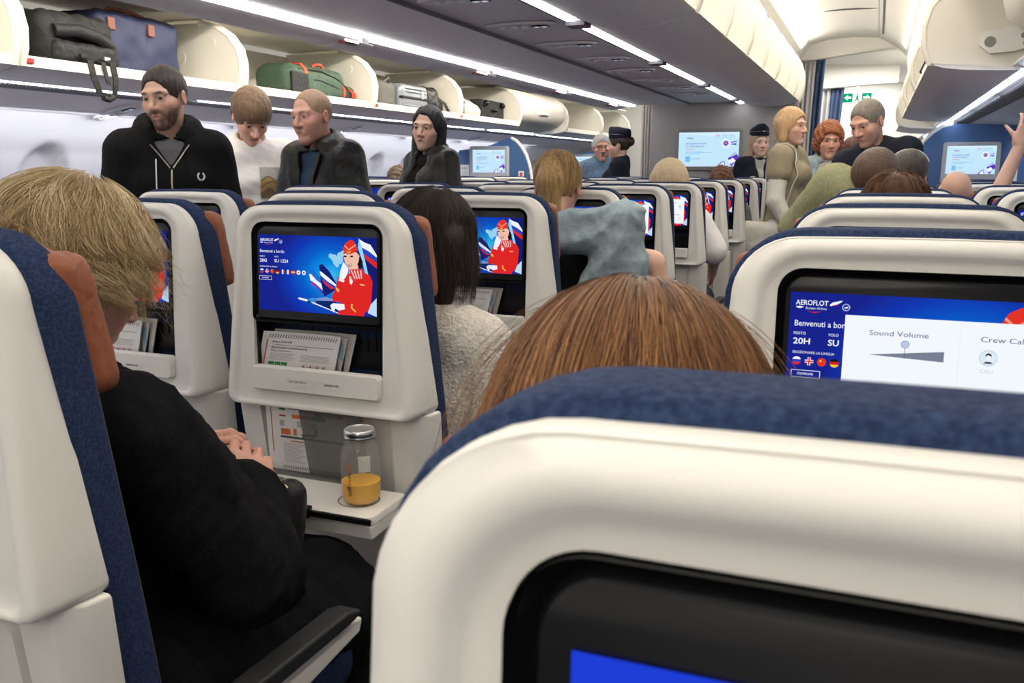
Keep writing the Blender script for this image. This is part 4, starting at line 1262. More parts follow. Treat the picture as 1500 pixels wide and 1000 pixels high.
# ================================================================== people
M_SKIN = attr_mat('skin', .52, bump=(220, .08), spec=.35)
M_SKIN.node_tree.nodes['Principled BSDF'].inputs['Subsurface Weight'].default_value = .06
M_SKIN.node_tree.nodes['Principled BSDF'].inputs['Subsurface Radius'].default_value = (.008, .003, .002)
M_HAIR = attr_mat('hair_strands', .42, spec=.35)
HAIRM = {}


def hair_mat(col, col2):
    k = (col, col2)
    if k not in HAIRM: HAIRM[k] = principled('hair_%d' % len(HAIRM), col, .48, .35, noise=(38, col2, .3, .72, (3.2, 3.2, .5)), bump=(70, .5, (3.5, 3.5, .45)))
    return HAIRM[k]


def cloth(name, col, col2=None, rough=.85, spec=.2, scale=220, bump=(26, .35), sheen=0, stretch=None):
    return principled(name, col, rough, spec, noise=(scale, col2 or tuple(c * .75 for c in col), .35, .65) + ((stretch,) if stretch else ()), bump=bump, sheen=sheen)


def head_f():
    e = [ell((0, -.012, .035), (.0745, .093, .086)), rc((0, .030, -.022), (0, .060, -.090), .060, .024), ell((0, .022, -.050), (.0545, .062, .058))]
    f0 = union(e, .035)
    add = []
    for s in (-1, 1):
        add += [rc((s * .038, .058, -.020), (s * .031, .062, -.04), .026, .019), rc((s * .012, .084, .031), (s * .044, .072, .030), .011, .010)]
    f1 = union([f0] + add, .018)
    nose = union([rc((0, .086, .018), (0, .111, -.023), .0075, .0115), ell((-.011, .098, -.027), (.0095, .011, .008)), ell((.011, .098, -.027), (.0095, .011, .008))], .008)
    lips = union([rc((-.018, .083, -.0555), (.018, .083, -.0555), .005), rc((0, .0915, -.0525), (0, .091, -.052), .0075, .007), rc((-.013, .087, -.0640), (.013, .087, -.0640), .0075)], .010)
    chin = ell((0, .073, -.092), (.022, .020, .018))
    def f(p):
        d = f1(p); d = smin(d, chin(p), .02)
        for s in (-1, 1):
            d = sub(d, ell((s * .031, .101, .010), (.019, .018, .0115))(p), .016)
        d = smin(d, nose(p), .012); d = smin(d, lips(p), .008)
        d = sub(d, rc((-.019, .098, -.0590), (.019, .098, -.0590), .0028)(p), .004)
        for s in (-1, 1):
            lid = ell((s * .031, .0735, .0105), (.0165, .0150, .0150))(p)
            d = smin(d, lid, .006)
            d = sub(d, ell((s * .031, .092, .0095), (.0135, .0130, .0043))(p), .003)
            ear = sub(ell((s * .079, -.008, -.002), (.008, .019, .031), rotm(12, 0, s * -14))(p), ell((s * .089, -.003, 0), (.008, .011, .019))(p), .006)
            d = smin(d, ear, .006)
        return d
    return f


HEADF = head_f()


def mix(a, b, t): return a * (1 - t[:, None]) + np.array(b)[None] * t[:, None]


def gz(v, s): return np.exp(-(v / s) ** 2)


def head_col(p, S):
    """albedo over the head (skin tone, lips, brows, beard, lashes): colours that belong to the skin itself"""
    n = len(p); c = np.tile(np.array(S['skin']), (n, 1)); x, y, z = p.T; ax = np.abs(x)
    warm = np.array(S['skin']) * np.array((1.0, .72, .68))
    c = mix(c, warm, .45 * gz(ax - .042, .022) * gz(z + .028, .025) * (y > .03) + .35 * gz(ax, .016) * gz(z + .022, .014) * (y > .09))
    c = mix(c, warm * .9, .6 * (ax > .074) * (np.abs(z) < .045) * (y < .03))
    fr = (y > .055)
    lip = np.clip(1.6 * gz(ax, .019) * gz(z + .0585 - .004 * gz(ax, .01), .0085) - .45, 0, 1) * (y > .075)
    c = mix(c, S.get('lips', tuple(np.array(S['skin']) * np.array((.8, .48, .48)))), np.clip(lip * 1.2, 0, .9))
    c = mix(c, (.05, .02, .02), np.clip(gz(z + .059, .0022) * (ax < .021) * (y > .07), 0, 1) * .7)
    bz_ = .0305 + .0022 * gz(ax - .030, .012)
    brow = np.clip(1.7 * gz(z - bz_, S.get('brow_w', .0045)) * gz(ax - .032, .0185) - .35, 0, 1) * fr
    c = mix(c, S.get('brow', (.04, .025, .015)), np.clip(brow, 0, .92))
    lash = np.clip(gz(z - .0155, .0026) * gz(ax - .031, .014) * 1.3, 0, 1) * (y > .06)
    c = mix(c, (.03, .018, .012), lash * S.get('lash', .6))
    c = mix(c, (.35, .16, .13), .25 * gz(z - .002, .004) * gz(ax - .031, .013) * fr)
    if S.get('beard'):
        st, bc = S['beard']; nz = .5 + .5 * vnoise(p, 160, 5)
        m = np.clip((-.030 - z) / .012, 0, 1) * np.clip((y + .01) / .03, 0, 1)
        m = m * np.clip((z + .124) / .01, 0, 1) * np.clip((y - .012) / .02, 0, 1)
        m = m * (1 - np.clip(1.3 * gz(ax, .020) * gz(z + .0585, .010), 0, 1))
        m = m * (1 - gz(ax - .045, .016) * gz(z + .034, .014) * .8)
        m = np.maximum(m, np.clip(gz(z + .043, .006) * gz(ax, .024) * 1.2, 0, 1) * (y > .07))
        c = mix(c, bc, np.clip(m * st * (.75 + .5 * nz), 0, .95))
    if S.get('moustache'):
        c = mix(c, S['moustache'], np.clip(gz(z + .043, .007) * gz(ax, .026) * 1.4, 0, .9) * (y > .07))
    if S.get('stubble_hair'):       # cropped hair painted as scalp colour: follows the hairline
        hc, hl = S['stubble_hair']
        hairy = np.clip((z - hl + .9 * np.clip(y - .0, 0, 1) * -1.0 + .0) / .012, 0, 1)
        side = np.clip((z + .03) / .02, 0, 1) * np.clip((.02 - y) / .02, 0, 1)
        top = np.clip((z - (hl + .035 * (y < .03) * 0)) / .01, 0, 1) * np.clip((.085 - y) / .02, 0, 1)
        c = mix(c, hc, np.clip(np.maximum(side * (ax < .0775), top), 0, 1) * .9)
    return c * (1 + .03 * vnoise(p, 90, 2)[:, None])


def eye_mesh(S):
    """two eyeballs: white, iris, pupil by angle from the gaze direction"""
    V = []; F = []; C = []
    gd = np.array(S.get('gaze', (0, 1, -.05)), float); gd /= np.linalg.norm(gd)
    for s in (-1, 1):
        o = len(V); c0 = np.array((s * .031, .0735, .0100)); N, K = 12, 20
        for i in range(N + 1):
            a = PI * i / N
            for k in range(K):
                b = 2 * PI * k / K
                u = np.cross(gd, (0, 0, 1)); u /= np.linalg.norm(u); w_ = np.cross(u, gd)
                d = gd * math.cos(a * .9) + (u * math.cos(b) + w_ * math.sin(b)) * math.sin(a * .9)
                V.append(c0 + .0128 * d)
                C.append((.012, .01, .01) if i <= 1 else (S.get('iris', (.05, .03, .02)) if i <= 3 else (.46, .42, .40)))
        for i in range(N):
            for k in range(K): F.append((o + i * K + k, o + i * K + (k + 1) % K, o + (i + 1) * K + (k + 1) % K, o + (i + 1) * K + k))
    return np.array(V), np.array(F), np.array(C)


def hair_f(style, S):
    t = S.get('thick', .012)
    cap = lambda t, dz=0: ell((0, -.014, .036 + dz), (.0745 + t, .093 + t, .086 + t))
    hl = S.get('hairline', .055)      # height of the hairline above the eyes' level
    face = ell((0, .118, hl - .125), (.079 + t * .6 + S.get('open_face', 0), .086, .125))
    amp, fq = S.get('rough', (.002, 70))
    def f(p):
        x, y, z = p.T; ax = np.abs(x)
        d = cap(t)(p)
        if style in ('short', 'fringe', 'updo', 'pony', 'curly'):
            low = {'short': -.045, 'fringe': -.05, 'updo': -.05, 'pony': -.055, 'curly': -.075}[style]
            d = np.maximum(d, (low + .30 * np.clip(y + .03, 0, .1) * 1.4) - z)       # rises in front of the ears
            if style != 'curly':
                d = sub(d, ell((0, -.004, -.012), (.2, .024, .036))(p), .006) if t < .03 else d   # free the ears
        elif style in ('long', 'bob'):
            L = {'long': -.25, 'bob': -.115}[style] if 'length' not in S else S['length']
            for s in (-1, 1):
                d = smin(d, rc((s * .062, -.012, .02), (s * (.075 + .1 * S.get('flare', 0)), .004 + S.get('fwd', 0), L), .034 + t * .4, S.get('tip', .030)), .03) if False else smin(d, rc((s * .062, -.026, .02), (s * (.075 + .1 * S.get('flare', 0)), -.006 + S.get('fwd', 0), L), .034 + t * .4, S.get('tip', .030))(p), .03)
            d = smin(d, rc((0, -.05, 0), (0, -.060, L), .066, .05)(p), .03)
        if style == 'curly':
            d = smin(d, rc((-.055, -.03, -.03), (.055, -.03, -.03), .055)(p), .03)
        d = sub(d, face(p), .014)
        if S.get('part'):
            d = d + .007 * gz(x - .022, .012) * (z > .08)
        if style == 'fringe':
            d = smin(d, np.maximum(ell((0, -.006, .042), (.084, .108, .084))(p), np.maximum(.040 - z, .02 - y)), .01)
        if style == 'updo': d = smin(d, ell((0, -.115, .035), (.042, .036, .042))(p), .015)
        if style == 'pony':
            d = smin(d, rc((-.01, -.09, .05), (-.01, -.105, .0), .034, .04)(p), .03); d = smin(d, rc((-.01, -.105, .0), (S.get('pony_x', 0), -.085, -.15), .04, .024)(p), .03)
        if style == 'curly':
            d = d - .010 * vnoise(p, 95, 11) - .004 * vnoise(p, 190, 4)
        return d - amp * vnoise(p * np.array((1, 1, .35)), fq, 8)
    return f


def finger(base, d, up, L, r, curl, side=None):
    """three phalanges curling towards -up; returns SDF pieces"""
    d = np.array(d, float); up = np.array(up, float); out = []; p = np.array(base, float)
    ang = 0
    for i, (l, k) in enumerate(((.46, .5), (.30, 1.0), (.24, .8))):
        ang += math.radians(curl * k)
        v = d * math.cos(ang) - up * math.sin(ang)
        q = p + v * L * l
        out.append(rc(p, q, r * (1 - .1 * i), r * (.9 - .1 * i))); p = q
    return out


def hand_f(W, d, up, side, curl=35, thumb=30, sc=1.0):
    """W wrist, d towards the fingers, up = back of the hand, side = thumb side (unit vectors)"""
    W = np.array(W, float); d, up, side = [np.array(v, float) / np.linalg.norm(v) for v in (d, up, side)]
    up = up - d * (up @ d); up /= np.linalg.norm(up); sd = np.cross(d, up); sd = sd if sd @ side > 0 else -sd
    M = np.stack([sd, d, up], 1)
    fs = [rbox(W + d * .048 * sc, np.array((.040, .046, .013)) * sc, .012 * sc, M), rc(W - d * .03, W + d * .02, .027 * sc, .026 * sc)]
    palm = union(fs, .02)
    parts = []
    for k, (o, L, dz) in enumerate(((.030, .078, .090), (.010, .086, .095), (-.011, .080, .092), (-.030, .064, .084))):
        parts += finger(W + (sd * o + d * dz) * sc, d + sd * o * 1.2, up, L * sc, .0088 * sc, curl * (1 + .12 * k))
    th = finger(W + (sd * .030 + d * .030 - up * .004) * sc, d * .75 + sd * .75 - up * .25, up, .068 * sc, .0105 * sc, thumb * .6)
    def f(p):
        g = palm(p)
        for q in parts: g = smin(g, q(p), .006)
        t = th[0](p)
        for q in th[1:]: t = smin(t, q(p), .005)
        return smin(g, t, .012)
    pts = W + d * .09 * sc
    return f, pts - .13 * sc, pts + .13 * sc


def frame_of(J):
    lat = J['SR'] - J['SL']; lat = lat / np.linalg.norm(lat)
    ax = J['N'] - J['P']; ax = ax / np.linalg.norm(ax)
    fw = np.cross(ax, lat); fw /= np.linalg.norm(fw)
    return lat, ax, fw


def joints(s=1.0, sit=False, lean=0, side=0, turn=0, arms=None, shoulder=.185, head=None, neck_fwd=.02):
    """lean: forward deg, side: to the person's right deg, turn: shoulders yaw deg (ccw)"""
    J = {}; shoulder = shoulder * .85
    A = lambda *v: np.array(v, float)
    if sit:
        J['P'] = A(0, 0, .56); J['HL'] = A(-.095, .05, .535); J['HR'] = A(.095, .05, .535)
        J['KL'] = A(-.12, .46, .52); J['KR'] = A(.12, .46, .52); J['AL'] = A(-.12, .46, .09); J['AR'] = A(.12, .46, .09)
    else:
        J['P'] = A(0, 0, .97 * s); J['HL'] = A(-.09 * s, 0, .93 * s); J['HR'] = A(.09 * s, 0, .93 * s)
        J['KL'] = A(-.10 * s, .02, .50 * s); J['KR'] = A(.10 * s, .02, .50 * s); J['AL'] = A(-.10 * s, -.01, .085 * s); J['AR'] = A(.10 * s, -.01, .085 * s)
    R = rotm(-lean, side, 0); T = R @ rotm(0, 0, turn)
    up = R @ A(0, 0, 1)
    J['W'] = J['P'] + R @ A(0, .005, .15 * s); J['C'] = J['P'] + R @ A(0, .01, .33 * s); J['N'] = J['P'] + R @ A(0, -.01, .53 * s)
    J['SL'] = J['P'] + R @ A(0, 0, .465 * s) + T @ A(-shoulder * s, 0, 0); J['SR'] = J['P'] + R @ A(0, 0, .465 * s) + T @ A(shoulder * s, 0, 0)
    J['H'] = J['N'] + R @ A(0, neck_fwd, .148 * s)
    for sd, sg in (('L', -1), ('R', 1)):
        a = (arms or {}).get(sd)
        if a is None:
            J['E' + sd] = J['S' + sd] + T @ A(sg * .055, -.02, -.285 * s); J['W' + sd] = J['E' + sd] + T @ A(sg * .0, .09, -.235 * s)
        else:
            J['E' + sd] = J['S' + sd] + A(*a[0]); J['W' + sd] = J['E' + sd] + A(*a[1])
    return J


def torso_parts(J, off, b=1.0, fem=False, hip=1.0, up_only=False):
    lat, ax, fw = frame_of(J); P, C, N, W = J['P'], J['C'], J['N'], J['W']
    SL, SR = J['SL'], J['SR']; mid = (SL + SR) / 2
    f = [rc(SL * .86 + mid * .14, SR * .86 + mid * .14, .058 + off)]
    for s, S_ in ((-1, SL), (1, SR)):
        f.append(rc(N * .9 + mid * .1 - fw * .01, S_ * .62 + mid * .38 - fw * .008, .050 + off, .050 + off))
        f.append(rc(C + lat * s * .064 * b, W + lat * s * .052 * b, .094 * b + off, .086 * b + off))
        f.append(rc(W + lat * s * .052 * b, P + lat * s * .070 * hip, .086 * b + off, .100 * hip + off))
        if fem: f.append(ell(C + fw * .072 + lat * s * .066 + ax * .01, (.058 + off,) * 3))
    return f


def garment(J, g):
    """SDF of one garment (see keys in person())"""
    off = g.get('off', .014); lat, ax, fw = frame_of(J); P, N = J['P'], J['N']
    tp = union(torso_parts(J, off, g.get('b', 1.0), g.get('fem', False), g.get('hip', 1.0)), .05) if g.get('torso', True) else None
    limbs = []
    sl = g.get('sleeve', 1.0)
    if sl:
        for sd in 'LR':
            S_, E, W_ = J['S' + sd], J['E' + sd], J['W' + sd]; r = g.get('arm', 1.0)
            if sl >= .5:
                limbs.append(union([rc(S_, E, (.056 + off) * r, (.048 + off) * r), rc(E, E + (W_ - E) * (sl - .5) * 2 * .97, (.047 + off) * r, (.038 + off) * r)], .02))
            else:
                limbs.append(rc(S_, S_ + (E - S_) * sl * 2, (.058 + off) * r, (.056 + off) * r))
    legs = []
    if g.get('legs'):
        for sd in 'LR':
            legs.append(union([rc(J['H' + sd], J['K' + sd], .088 + off, .062 + off), rc(J['K' + sd], J['A' + sd], .060 + off, .050 + off)], .03))
    hem = g.get('hem'); top = g.get('top'); neck = g.get('neck', .060); Hd = J['H']
    extras = []
    if g.get('hood'):
        pts = [N + lat * .098 * math.sin(a) - fw * (.085 * math.cos(a) + .005) + ax * (.062 - .052 * (1 - math.cos(a)) * .6) for a in np.linspace(-2.3, 2.3, 12)]
        for a, b in zip(pts[:-1], pts[1:]): extras.append(rc(a, b, .032))
        extras.append(rc(N - fw * .09 + ax * .03, N - fw * .115 - ax * .10, .055, .04))
    if g.get('collar'):
        hgt, rad = g['collar']
        pts = [N + lat * rad * math.sin(a) - fw * (rad * 1.0 * math.cos(a) - .012) + ax * (hgt - .035 * (1 - math.cos(a)) * .55) for a in np.linspace(-2.45, 2.45, 14)]
        for a, b in zip(pts[:-1], pts[1:]): extras.append(rc(a - ax * .012, b + ax * .012, .013)); extras.append(rc(a, b, .016))
    wr = g.get('wrinkle', .004); seed = g.get('seed', 1)
    def f(p):
        d = None
        if tp:
            d = tp(p)
            if hem is not None: d = np.maximum(d, hem - (p - P) @ ax)
            if neck: d = sub(d, rc(N + fw * g.get('scoop', .012) + ax * g.get('neck_dz', .02), Hd + fw * .0, neck, neck)(p), .012)
            if g.get('open'):
                w0, w1, t0 = g['open']; q = p - N; t = -(q @ ax); x = np.abs(q @ lat - g.get('open_x', 0))
                ww = w0 + (w1 - w0) * np.clip(t / .5, 0, 1)
                d = sub(d, np.maximum(np.maximum(x - ww, -(q @ fw) + .02), -(t + t0)), .012)
            if g.get('vneck'):
                q = p - N; t = -(q @ ax); x = np.abs(q @ lat)
                d = sub(d, np.maximum(x - .055 * np.clip(1 - t / g['vneck'], 0, 1) - .001, np.maximum(-(q @ fw) + .03, t - g['vneck'])), .008)
        for l in limbs + legs:
            d = l(p) if d is None else smin(d, l(p), .014)
        if top is not None: d = np.maximum(d, (p - P) @ ax - top)
        for e in extras: d = smin(d, e(p), .014)
        if g.get('extra'):
            d = smin(d, g['extra'](p), .02)
        return d - wr * vnoise(p * np.array((1, 1, .75)), 24, seed) - wr * .35 * vnoise(p, 60, seed + 3)
    return f


def jbounds(J, keys, m):
    a = np.array([J[k] for k in keys]); return a.min(0) - m, a.max(0) + m


def person(label, S, at_head, rz, J, clothes, hair=None, res=.0045, group=None, shoes=True, legs=True, extra=None, cat='person', hscale=1.0, hands=None, body_res=.013):
    """at_head: world position of the head's centre; rz: world yaw of the body (faces +Y at 0). J from joints() with its own scale"""
    hx = Matrix.Rotation(rz, 3, 'Z') @ Vector(J['H'])
    root = empty('person', (at_head[0] - hx.x, at_head[1] - hx.y, at_head[2] - J['H'][2]), rz)
    tag(root, label, cat, group)
    Hm = rotm(*[S.get(k, 0) for k in ('pitch', 'roll', 'yaw')])
    Hm = np.array(Euler((math.radians(S.get('pitch', 0)), math.radians(S.get('roll', 0)), math.radians(S.get('yaw', 0)))).to_matrix())
    H = J['H']; toL = lambda p: ((p - H) @ Hm) / hscale; toW = lambda q: (q * hscale) @ Hm.T + H
    lat, ax, fw = frame_of(J)
    nk = S.get('neck', .046)
    neck = union([rc(toW(np.array((0, -.030, -.045))), J['N'] - fw * .004, nk, nk + .005), rc(J['N'] - fw * .004, J['C'] * .4 + J['N'] * .6, .050, .058)], .02)
    def hf(p): return smin(HEADF(toL(p)) * hscale, neck(p), .014)
    lo, hi = np.minimum(H - .15, J['N'] - .13), np.maximum(H + .15, J['N'] + .10); lo[2] = J['N'][2] - .16
    vs, fs = snet(hf, lo, hi, res)
    q = toL(vs); col = head_col(q, S)
    V, F, Cc = [vs], [fs], [col]; o = len(vs)
    ev, ef, ec = eye_mesh(S); V.append(toW(ev)); F.append(ef + o); Cc.append(ec); o += len(ev)
    sk = np.array(S['skin'])
    def limb(p):
        d = union(torso_parts(J, -.006, .96), .05)(p)
        for sd in 'LR':
            d = smin(d, union([rc(J['S' + sd], J['E' + sd], .050, .041), rc(J['E' + sd], J['W' + sd], .041, .027)], .02)(p), .03)
            if legs: d = smin(d, union([rc(J['H' + sd], J['K' + sd], .082, .055), rc(J['K' + sd], J['A' + sd], .055, .036)], .03)(p), .03)
        return d
    keys = ['P', 'N', 'SL', 'SR', 'EL', 'ER', 'WL', 'WR'] + (['KL', 'KR', 'AL', 'AR'] if legs else [])
    lo, hi = jbounds(J, keys, .16)
    vs, fs = snet(limb, lo, hi, body_res); V.append(vs); F.append(fs + o); Cc.append(np.tile(sk * .97, (len(vs), 1))); o += len(vs)
    for sd in 'LR':
        hd = (hands or {}).get(sd, {})
        if hd is None: continue
        W_ = J['W' + sd]; d = W_ - J['E' + sd]; d = d / np.linalg.norm(d); d = np.array(hd.get('d', d), float)
        f, a, b = hand_f(W_, d, hd.get('up', lat * (1 if sd == 'R' else -1)), hd.get('side', fw), hd.get('curl', 28), hd.get('thumb', 30), hd.get('sc', 1.0))
        vs, fs = snet(f, a, b, hd.get('res', .006)); V.append(vs); F.append(fs + o); Cc.append(np.tile(sk * np.array((1, .93, .92)), (len(vs), 1)) * (1 + .04 * vnoise(vs, 120, 3)[:, None])); o += len(vs)
    arr_obj('body', np.concatenate(V), np.concatenate(F), M_SKIN, root, np.concatenate(Cc))
    if legs and not any(g.get('legs') for g in clothes):
        clothes = clothes + [dict(name='trousers', off=.014, mat=principled('plain_trousers', (.03, .032, .042), .85, .2), torso=False, sleeve=0, legs=True, res=.016)]
    for k, g in enumerate(clothes):
        ks = []
        if g.get('torso', True): ks += ['P', 'N', 'SL', 'SR']
        if g.get('sleeve', 1.0): ks += ['SL', 'SR', 'EL', 'ER', 'WL', 'WR']
        if g.get('legs'): ks += ['HL', 'HR', 'KL', 'KR', 'AL', 'AR', 'P']
        lo, hi = jbounds(J, ks, .24 if g.get('torso', True) or g.get('legs') else .12)
        lo[2] = max(lo[2], .02 - root.location.z)
        if g.get('bounds'): lo, hi = np.minimum(lo, g['bounds'][0]), np.maximum(hi, g['bounds'][1])
        g.setdefault('seed', k + 3)
        sdf_obj(g['name'], garment(J, g), lo, hi, g.get('res', .010), g['mat'], root)
    if hair:
        st = hair['style']; hf2 = hair_f(st, hair)
        L = {'long': .32, 'bob': .22, 'pony': .26}.get(st, .17)
        if 'length' in hair: L = max(.18, .06 - hair['length'])
        a = np.array((-.2, -.2, -L)); b = np.array((.2, .17, .19))
        vs, fs = snet(hf2, a, b, hair.get('res', .005))
        arr_obj('hair', toW(vs), fs, hair_mat(hair['col'], hair['col2']), root)
    if shoes and legs:
        for sd in 'LR':
            A_ = J['A' + sd]
            sdf_obj('shoe', union([rc((A_[0], A_[1] + .02, .045 - root.location.z), (A_[0], A_[1] + .16, .035 - root.location.z), .042, .034), rc((A_[0], A_[1] - .05, .042 - root.location.z), (A_[0], A_[1], .08 - root.location.z), .04, .045)], .03), (A_[0] - .08, A_[1] - .14, .0 - root.location.z), (A_[0] + .08, A_[1] + .25, .17 - root.location.z), .012, M_BLACKM, root)
    root['_h'] = 1; del root['_h']
    return root, toW, J


def face_cam(x, y, off=0):
    """yaw that makes a body at (x, y) face the camera's place in the aisle, plus off degrees (ccw)"""
    return math.atan2(x, -y) + math.radians(off) if False else math.atan2(-(0 - x), (0 - y)) + math.radians(off)


# ---- hair made of strands, for the heads close to the camera
def strands(name, root, toW, n, cols, crown, tmax, drop, jit, r, seed, R=(.0745, .094, .087), ctr=(0, -.014, .036), t0=.006, thick=.012, wave=(0, 0), fly=.04, seg=14, face_clear=True, sway=(0, 0, 0), clumps=0, spread=.05, keep=None):
    """combed from the crown over the skull, then hanging; clumps > 0 gathers the strands into locks"""
    rg = np.random.default_rng(seed)
    cr = np.array(crown, float); cr /= np.linalg.norm(cr)
    u = np.cross(cr, (0, 1, 0.01)); u /= np.linalg.norm(u); w_ = np.cross(cr, u)
    R = np.array(R); ctr = np.array(ctr); m = clumps or n
    def draw(k):
        return dict(a=rg.uniform(0, 2 * PI, k), th0=np.arccos(1 - rg.random(k) * (1 - math.cos(tmax * .75))) * .9, L=rg.uniform(.45, 1, k) * drop, ph=rg.uniform(0, 6.28, k), wa=wave[0] * rg.uniform(.4, 1.3, k), wf=wave[1] * rg.uniform(.7, 1.3, k), te=rg.uniform(.55, 1, k), da=rg.normal(0, jit, k), ci=rg.integers(len(cols), size=k), lift=rg.random(k) ** .7)
    D = draw(m)
    if clumps:
        g = rg.integers(m, size=n); D = {k: v[g] for k, v in D.items()}
        D['a'] = D['a'] + rg.normal(0, spread, n) / np.maximum(np.sin(D['th0']), .25); D['th0'] = np.clip(D['th0'] + rg.normal(0, spread, n), .02, None)
        D['ph'] = D['ph'] + rg.normal(0, .25, n); D['lift'] = np.clip(D['lift'] * .6 + .4 * rg.random(n), 0, 1)
        D['L'] = D['L'] * rg.uniform(.85, 1.1, n)
        sw = rg.random(n) < .3; D['ci'] = np.where(sw, rg.integers(len(cols), size=n), D['ci'])
    isf = rg.random(n) < fly
    lift = t0 + thick * D['lift'] + np.where(isf, rg.uniform(.003, .028, n), 0)
    s = np.linspace(0, 1, seg + 1)[None, :]
    sa = np.minimum(1, s / .62) if drop > 0 else s
    sb = np.maximum(0, (s - .62) / .38) if drop > 0 else s * 0
    th0 = D['th0'][:, None]; te = th0 + (np.maximum(tmax, th0 + .1) - th0) * D['te'][:, None]
    th = th0 + (te - th0) * sa; ph = D['ph'][:, None]
    aa = D['a'][:, None] + D['da'][:, None] * sa + .35 * np.sin(ph + 3 * s) * jit
    d = cr * np.cos(th)[..., None] + (u * np.cos(aa)[..., None] + w_ * np.sin(aa)[..., None]) * np.sin(th)[..., None]
    lf = lift[:, None] * np.where(isf[:, None], .3 + 1.2 * s, 1)
    P = ctr + d * R * (1 + lf / .085)[..., None] + np.array((0, 0, -1.0)) * (D['L'][:, None] * sb)[..., None] + np.array(sway) * sb[..., None]
    wa = D['wa'][:, None] * s; wf = D['wf'][:, None] * s * 6.28
    P = P + np.stack([wa * np.sin(ph + wf), wa * np.cos(ph * 1.7 + wf), .5 * wa * np.sin(ph * .6 + wf * .8)], -1)
    ok = np.ones(n, bool)
    if face_clear:
        mid = P[:, seg // 2:]
        ok = ~((mid[..., 1] > .045) & (mid[..., 2] < .05) & (np.abs(mid[..., 0]) < .055)).any(1)
    if keep is not None: ok &= keep(P)
    P = P[ok]; isf = isf[ok]; k = len(P)
    W = toW(P.reshape(-1, 3)).reshape(P.shape)
    T = np.empty_like(W); T[:, 1:-1] = W[:, 2:] - W[:, :-2]; T[:, 0] = W[:, 1] - W[:, 0]; T[:, -1] = W[:, -1] - W[:, -2]
    T /= np.linalg.norm(T, axis=-1, keepdims=True) + 1e-9
    e1 = np.cross(T, np.array((.3, .2, .93))); e1 /= np.linalg.norm(e1, axis=-1, keepdims=True) + 1e-9; e2 = np.cross(T, e1)
    rk = (r * rg.uniform(.6, 1.3, k) * np.where(isf, .55, 1))[:, None] * (1 - .75 * s ** 3)
    V = np.stack([W + (e1 * math.cos(an) + e2 * math.sin(an)) * rk[..., None] for an in (0, 2 * PI / 3, 4 * PI / 3)], 2)      # strand, seg, 3
    C = np.array(cols)[D['ci'][ok]] * rg.uniform(.82, 1.18, k)[:, None]
    C = np.repeat(C, (seg + 1) * 3, 0)
    o = (np.arange(k) * (seg + 1) * 3)[:, None, None] + (np.arange(seg) * 3)[None, :, None]; b = np.arange(3)[None, None, :]; b2 = (b + 1) % 3
    F = np.stack([o + b, o + b2, o + 3 + b2, o + 3 + b], -1).reshape(-1, 4)
    return arr_obj(name, V.reshape(-1, 3), F, M_HAIR, root, C)


def stand(zh, **kw):
    s = .95
    for _ in range(4):
        J = joints(s, **kw); s *= (zh - .148) / max(J['H'][2] - .148, .1)
    return joints(s, **kw)


def sitj(zh, **kw):
    J = joints(.97, sit=True, **kw); dz = zh - J['H'][2]
    for k in ('P', 'W', 'C', 'N', 'SL', 'SR', 'EL', 'ER', 'WL', 'WR', 'H'):
        J[k] = J[k] + np.array((0, 0, dz * (.35 if k == 'P' else .6 if k == 'W' else 1)))
    return J


from mathutils.bvhtree import BVHTree


class Surf:
    """points on the front (or any side) of a garment"""
    def __init__(s, o, J):
        me = o.data; s.b = BVHTree.FromPolygons([v.co for v in me.vertices], [p.vertices for p in me.polygons]); s.J = J; s.lat, s.ax, s.fw = frame_of(J)
    def at(s, u, t, lift=.001, d=None):
        """u along the person's right, t down from the neck base; d = viewing direction (default: from the front)"""
        d = s.fw if d is None else np.array(d, float) / np.linalg.norm(d)
        o = s.J['N'] + s.lat * u - s.ax * t + d * .6
        h = s.b.ray_cast(Vector(o), Vector(-d), 1.2)
        if h[0] is None: return Vector(o - d * .45)
        return h[0] + h[1] * lift
    def patch(s, u0, t0, u1, t1, lift=.0015, d=None, n=6):
        return [[s.at(u0 + (u1 - u0) * i / n, t0 + (t1 - t0) * j / n, lift, d) for i in range(n + 1)] for j in range(n + 1)]


def patch_obj(name, rows, mats, parent, mf=None):
    mb = MB(); n = len(rows[0]); V = [tuple(p) for r in rows for p in r]; F = []; M = []
    for j in range(len(rows) - 1):
        for i in range(n - 1): F.append((j * n + i, j * n + i + 1, (j + 1) * n + i + 1, (j + 1) * n + i)); M.append(mf(i, j) if mf else 0)
    mb.add(V, F, M)
    return mb.build(name, mats, parent, smooth=60)


def part_of(root, nm): return [c for c in root.children if c.name.split('.')[0] == nm][0]
# ================================================================== the passengers and crew
SK1 = (.63, .39, .29); SK2 = (.67, .42, .325); SK3 = (.66, .41, .32); SKF = (.70, .475, .385)
C_BLK = cloth('black_jersey', (.007, .007, .008), (.012, .012, .013), spec=.12)
C_GREYT = cloth('grey_tee', (.20, .20, .21))
C_WHT = cloth('white_cotton', (.74, .72, .72), (.68, .66, .66))
C_LEA = principled('black_leather', (.009, .009, .009), .42, .32, bump=(34, .5))
C_NAVYT = cloth('slate_blue_shirt', (.04, .075, .14))
C_DKT = cloth('dark_trousers', (.02, .022, .03))
C_NAVY = cloth('dark_navy_uniform', (.012, .014, .026))
C_KNITB = cloth('blue_knit', (.18, .28, .40), (.08, .14, .24), scale=90, bump=(150, .5))
C_BEIGE = cloth('beige_vest', (.30, .26, .175), (.26, .22, .15))
C_OFFW = cloth('off_white_linen', (.66, .63, .57))
C_DENIM = cloth('pale_denim', (.29, .36, .39), (.22, .285, .32), scale=40, bump=(60, .35))
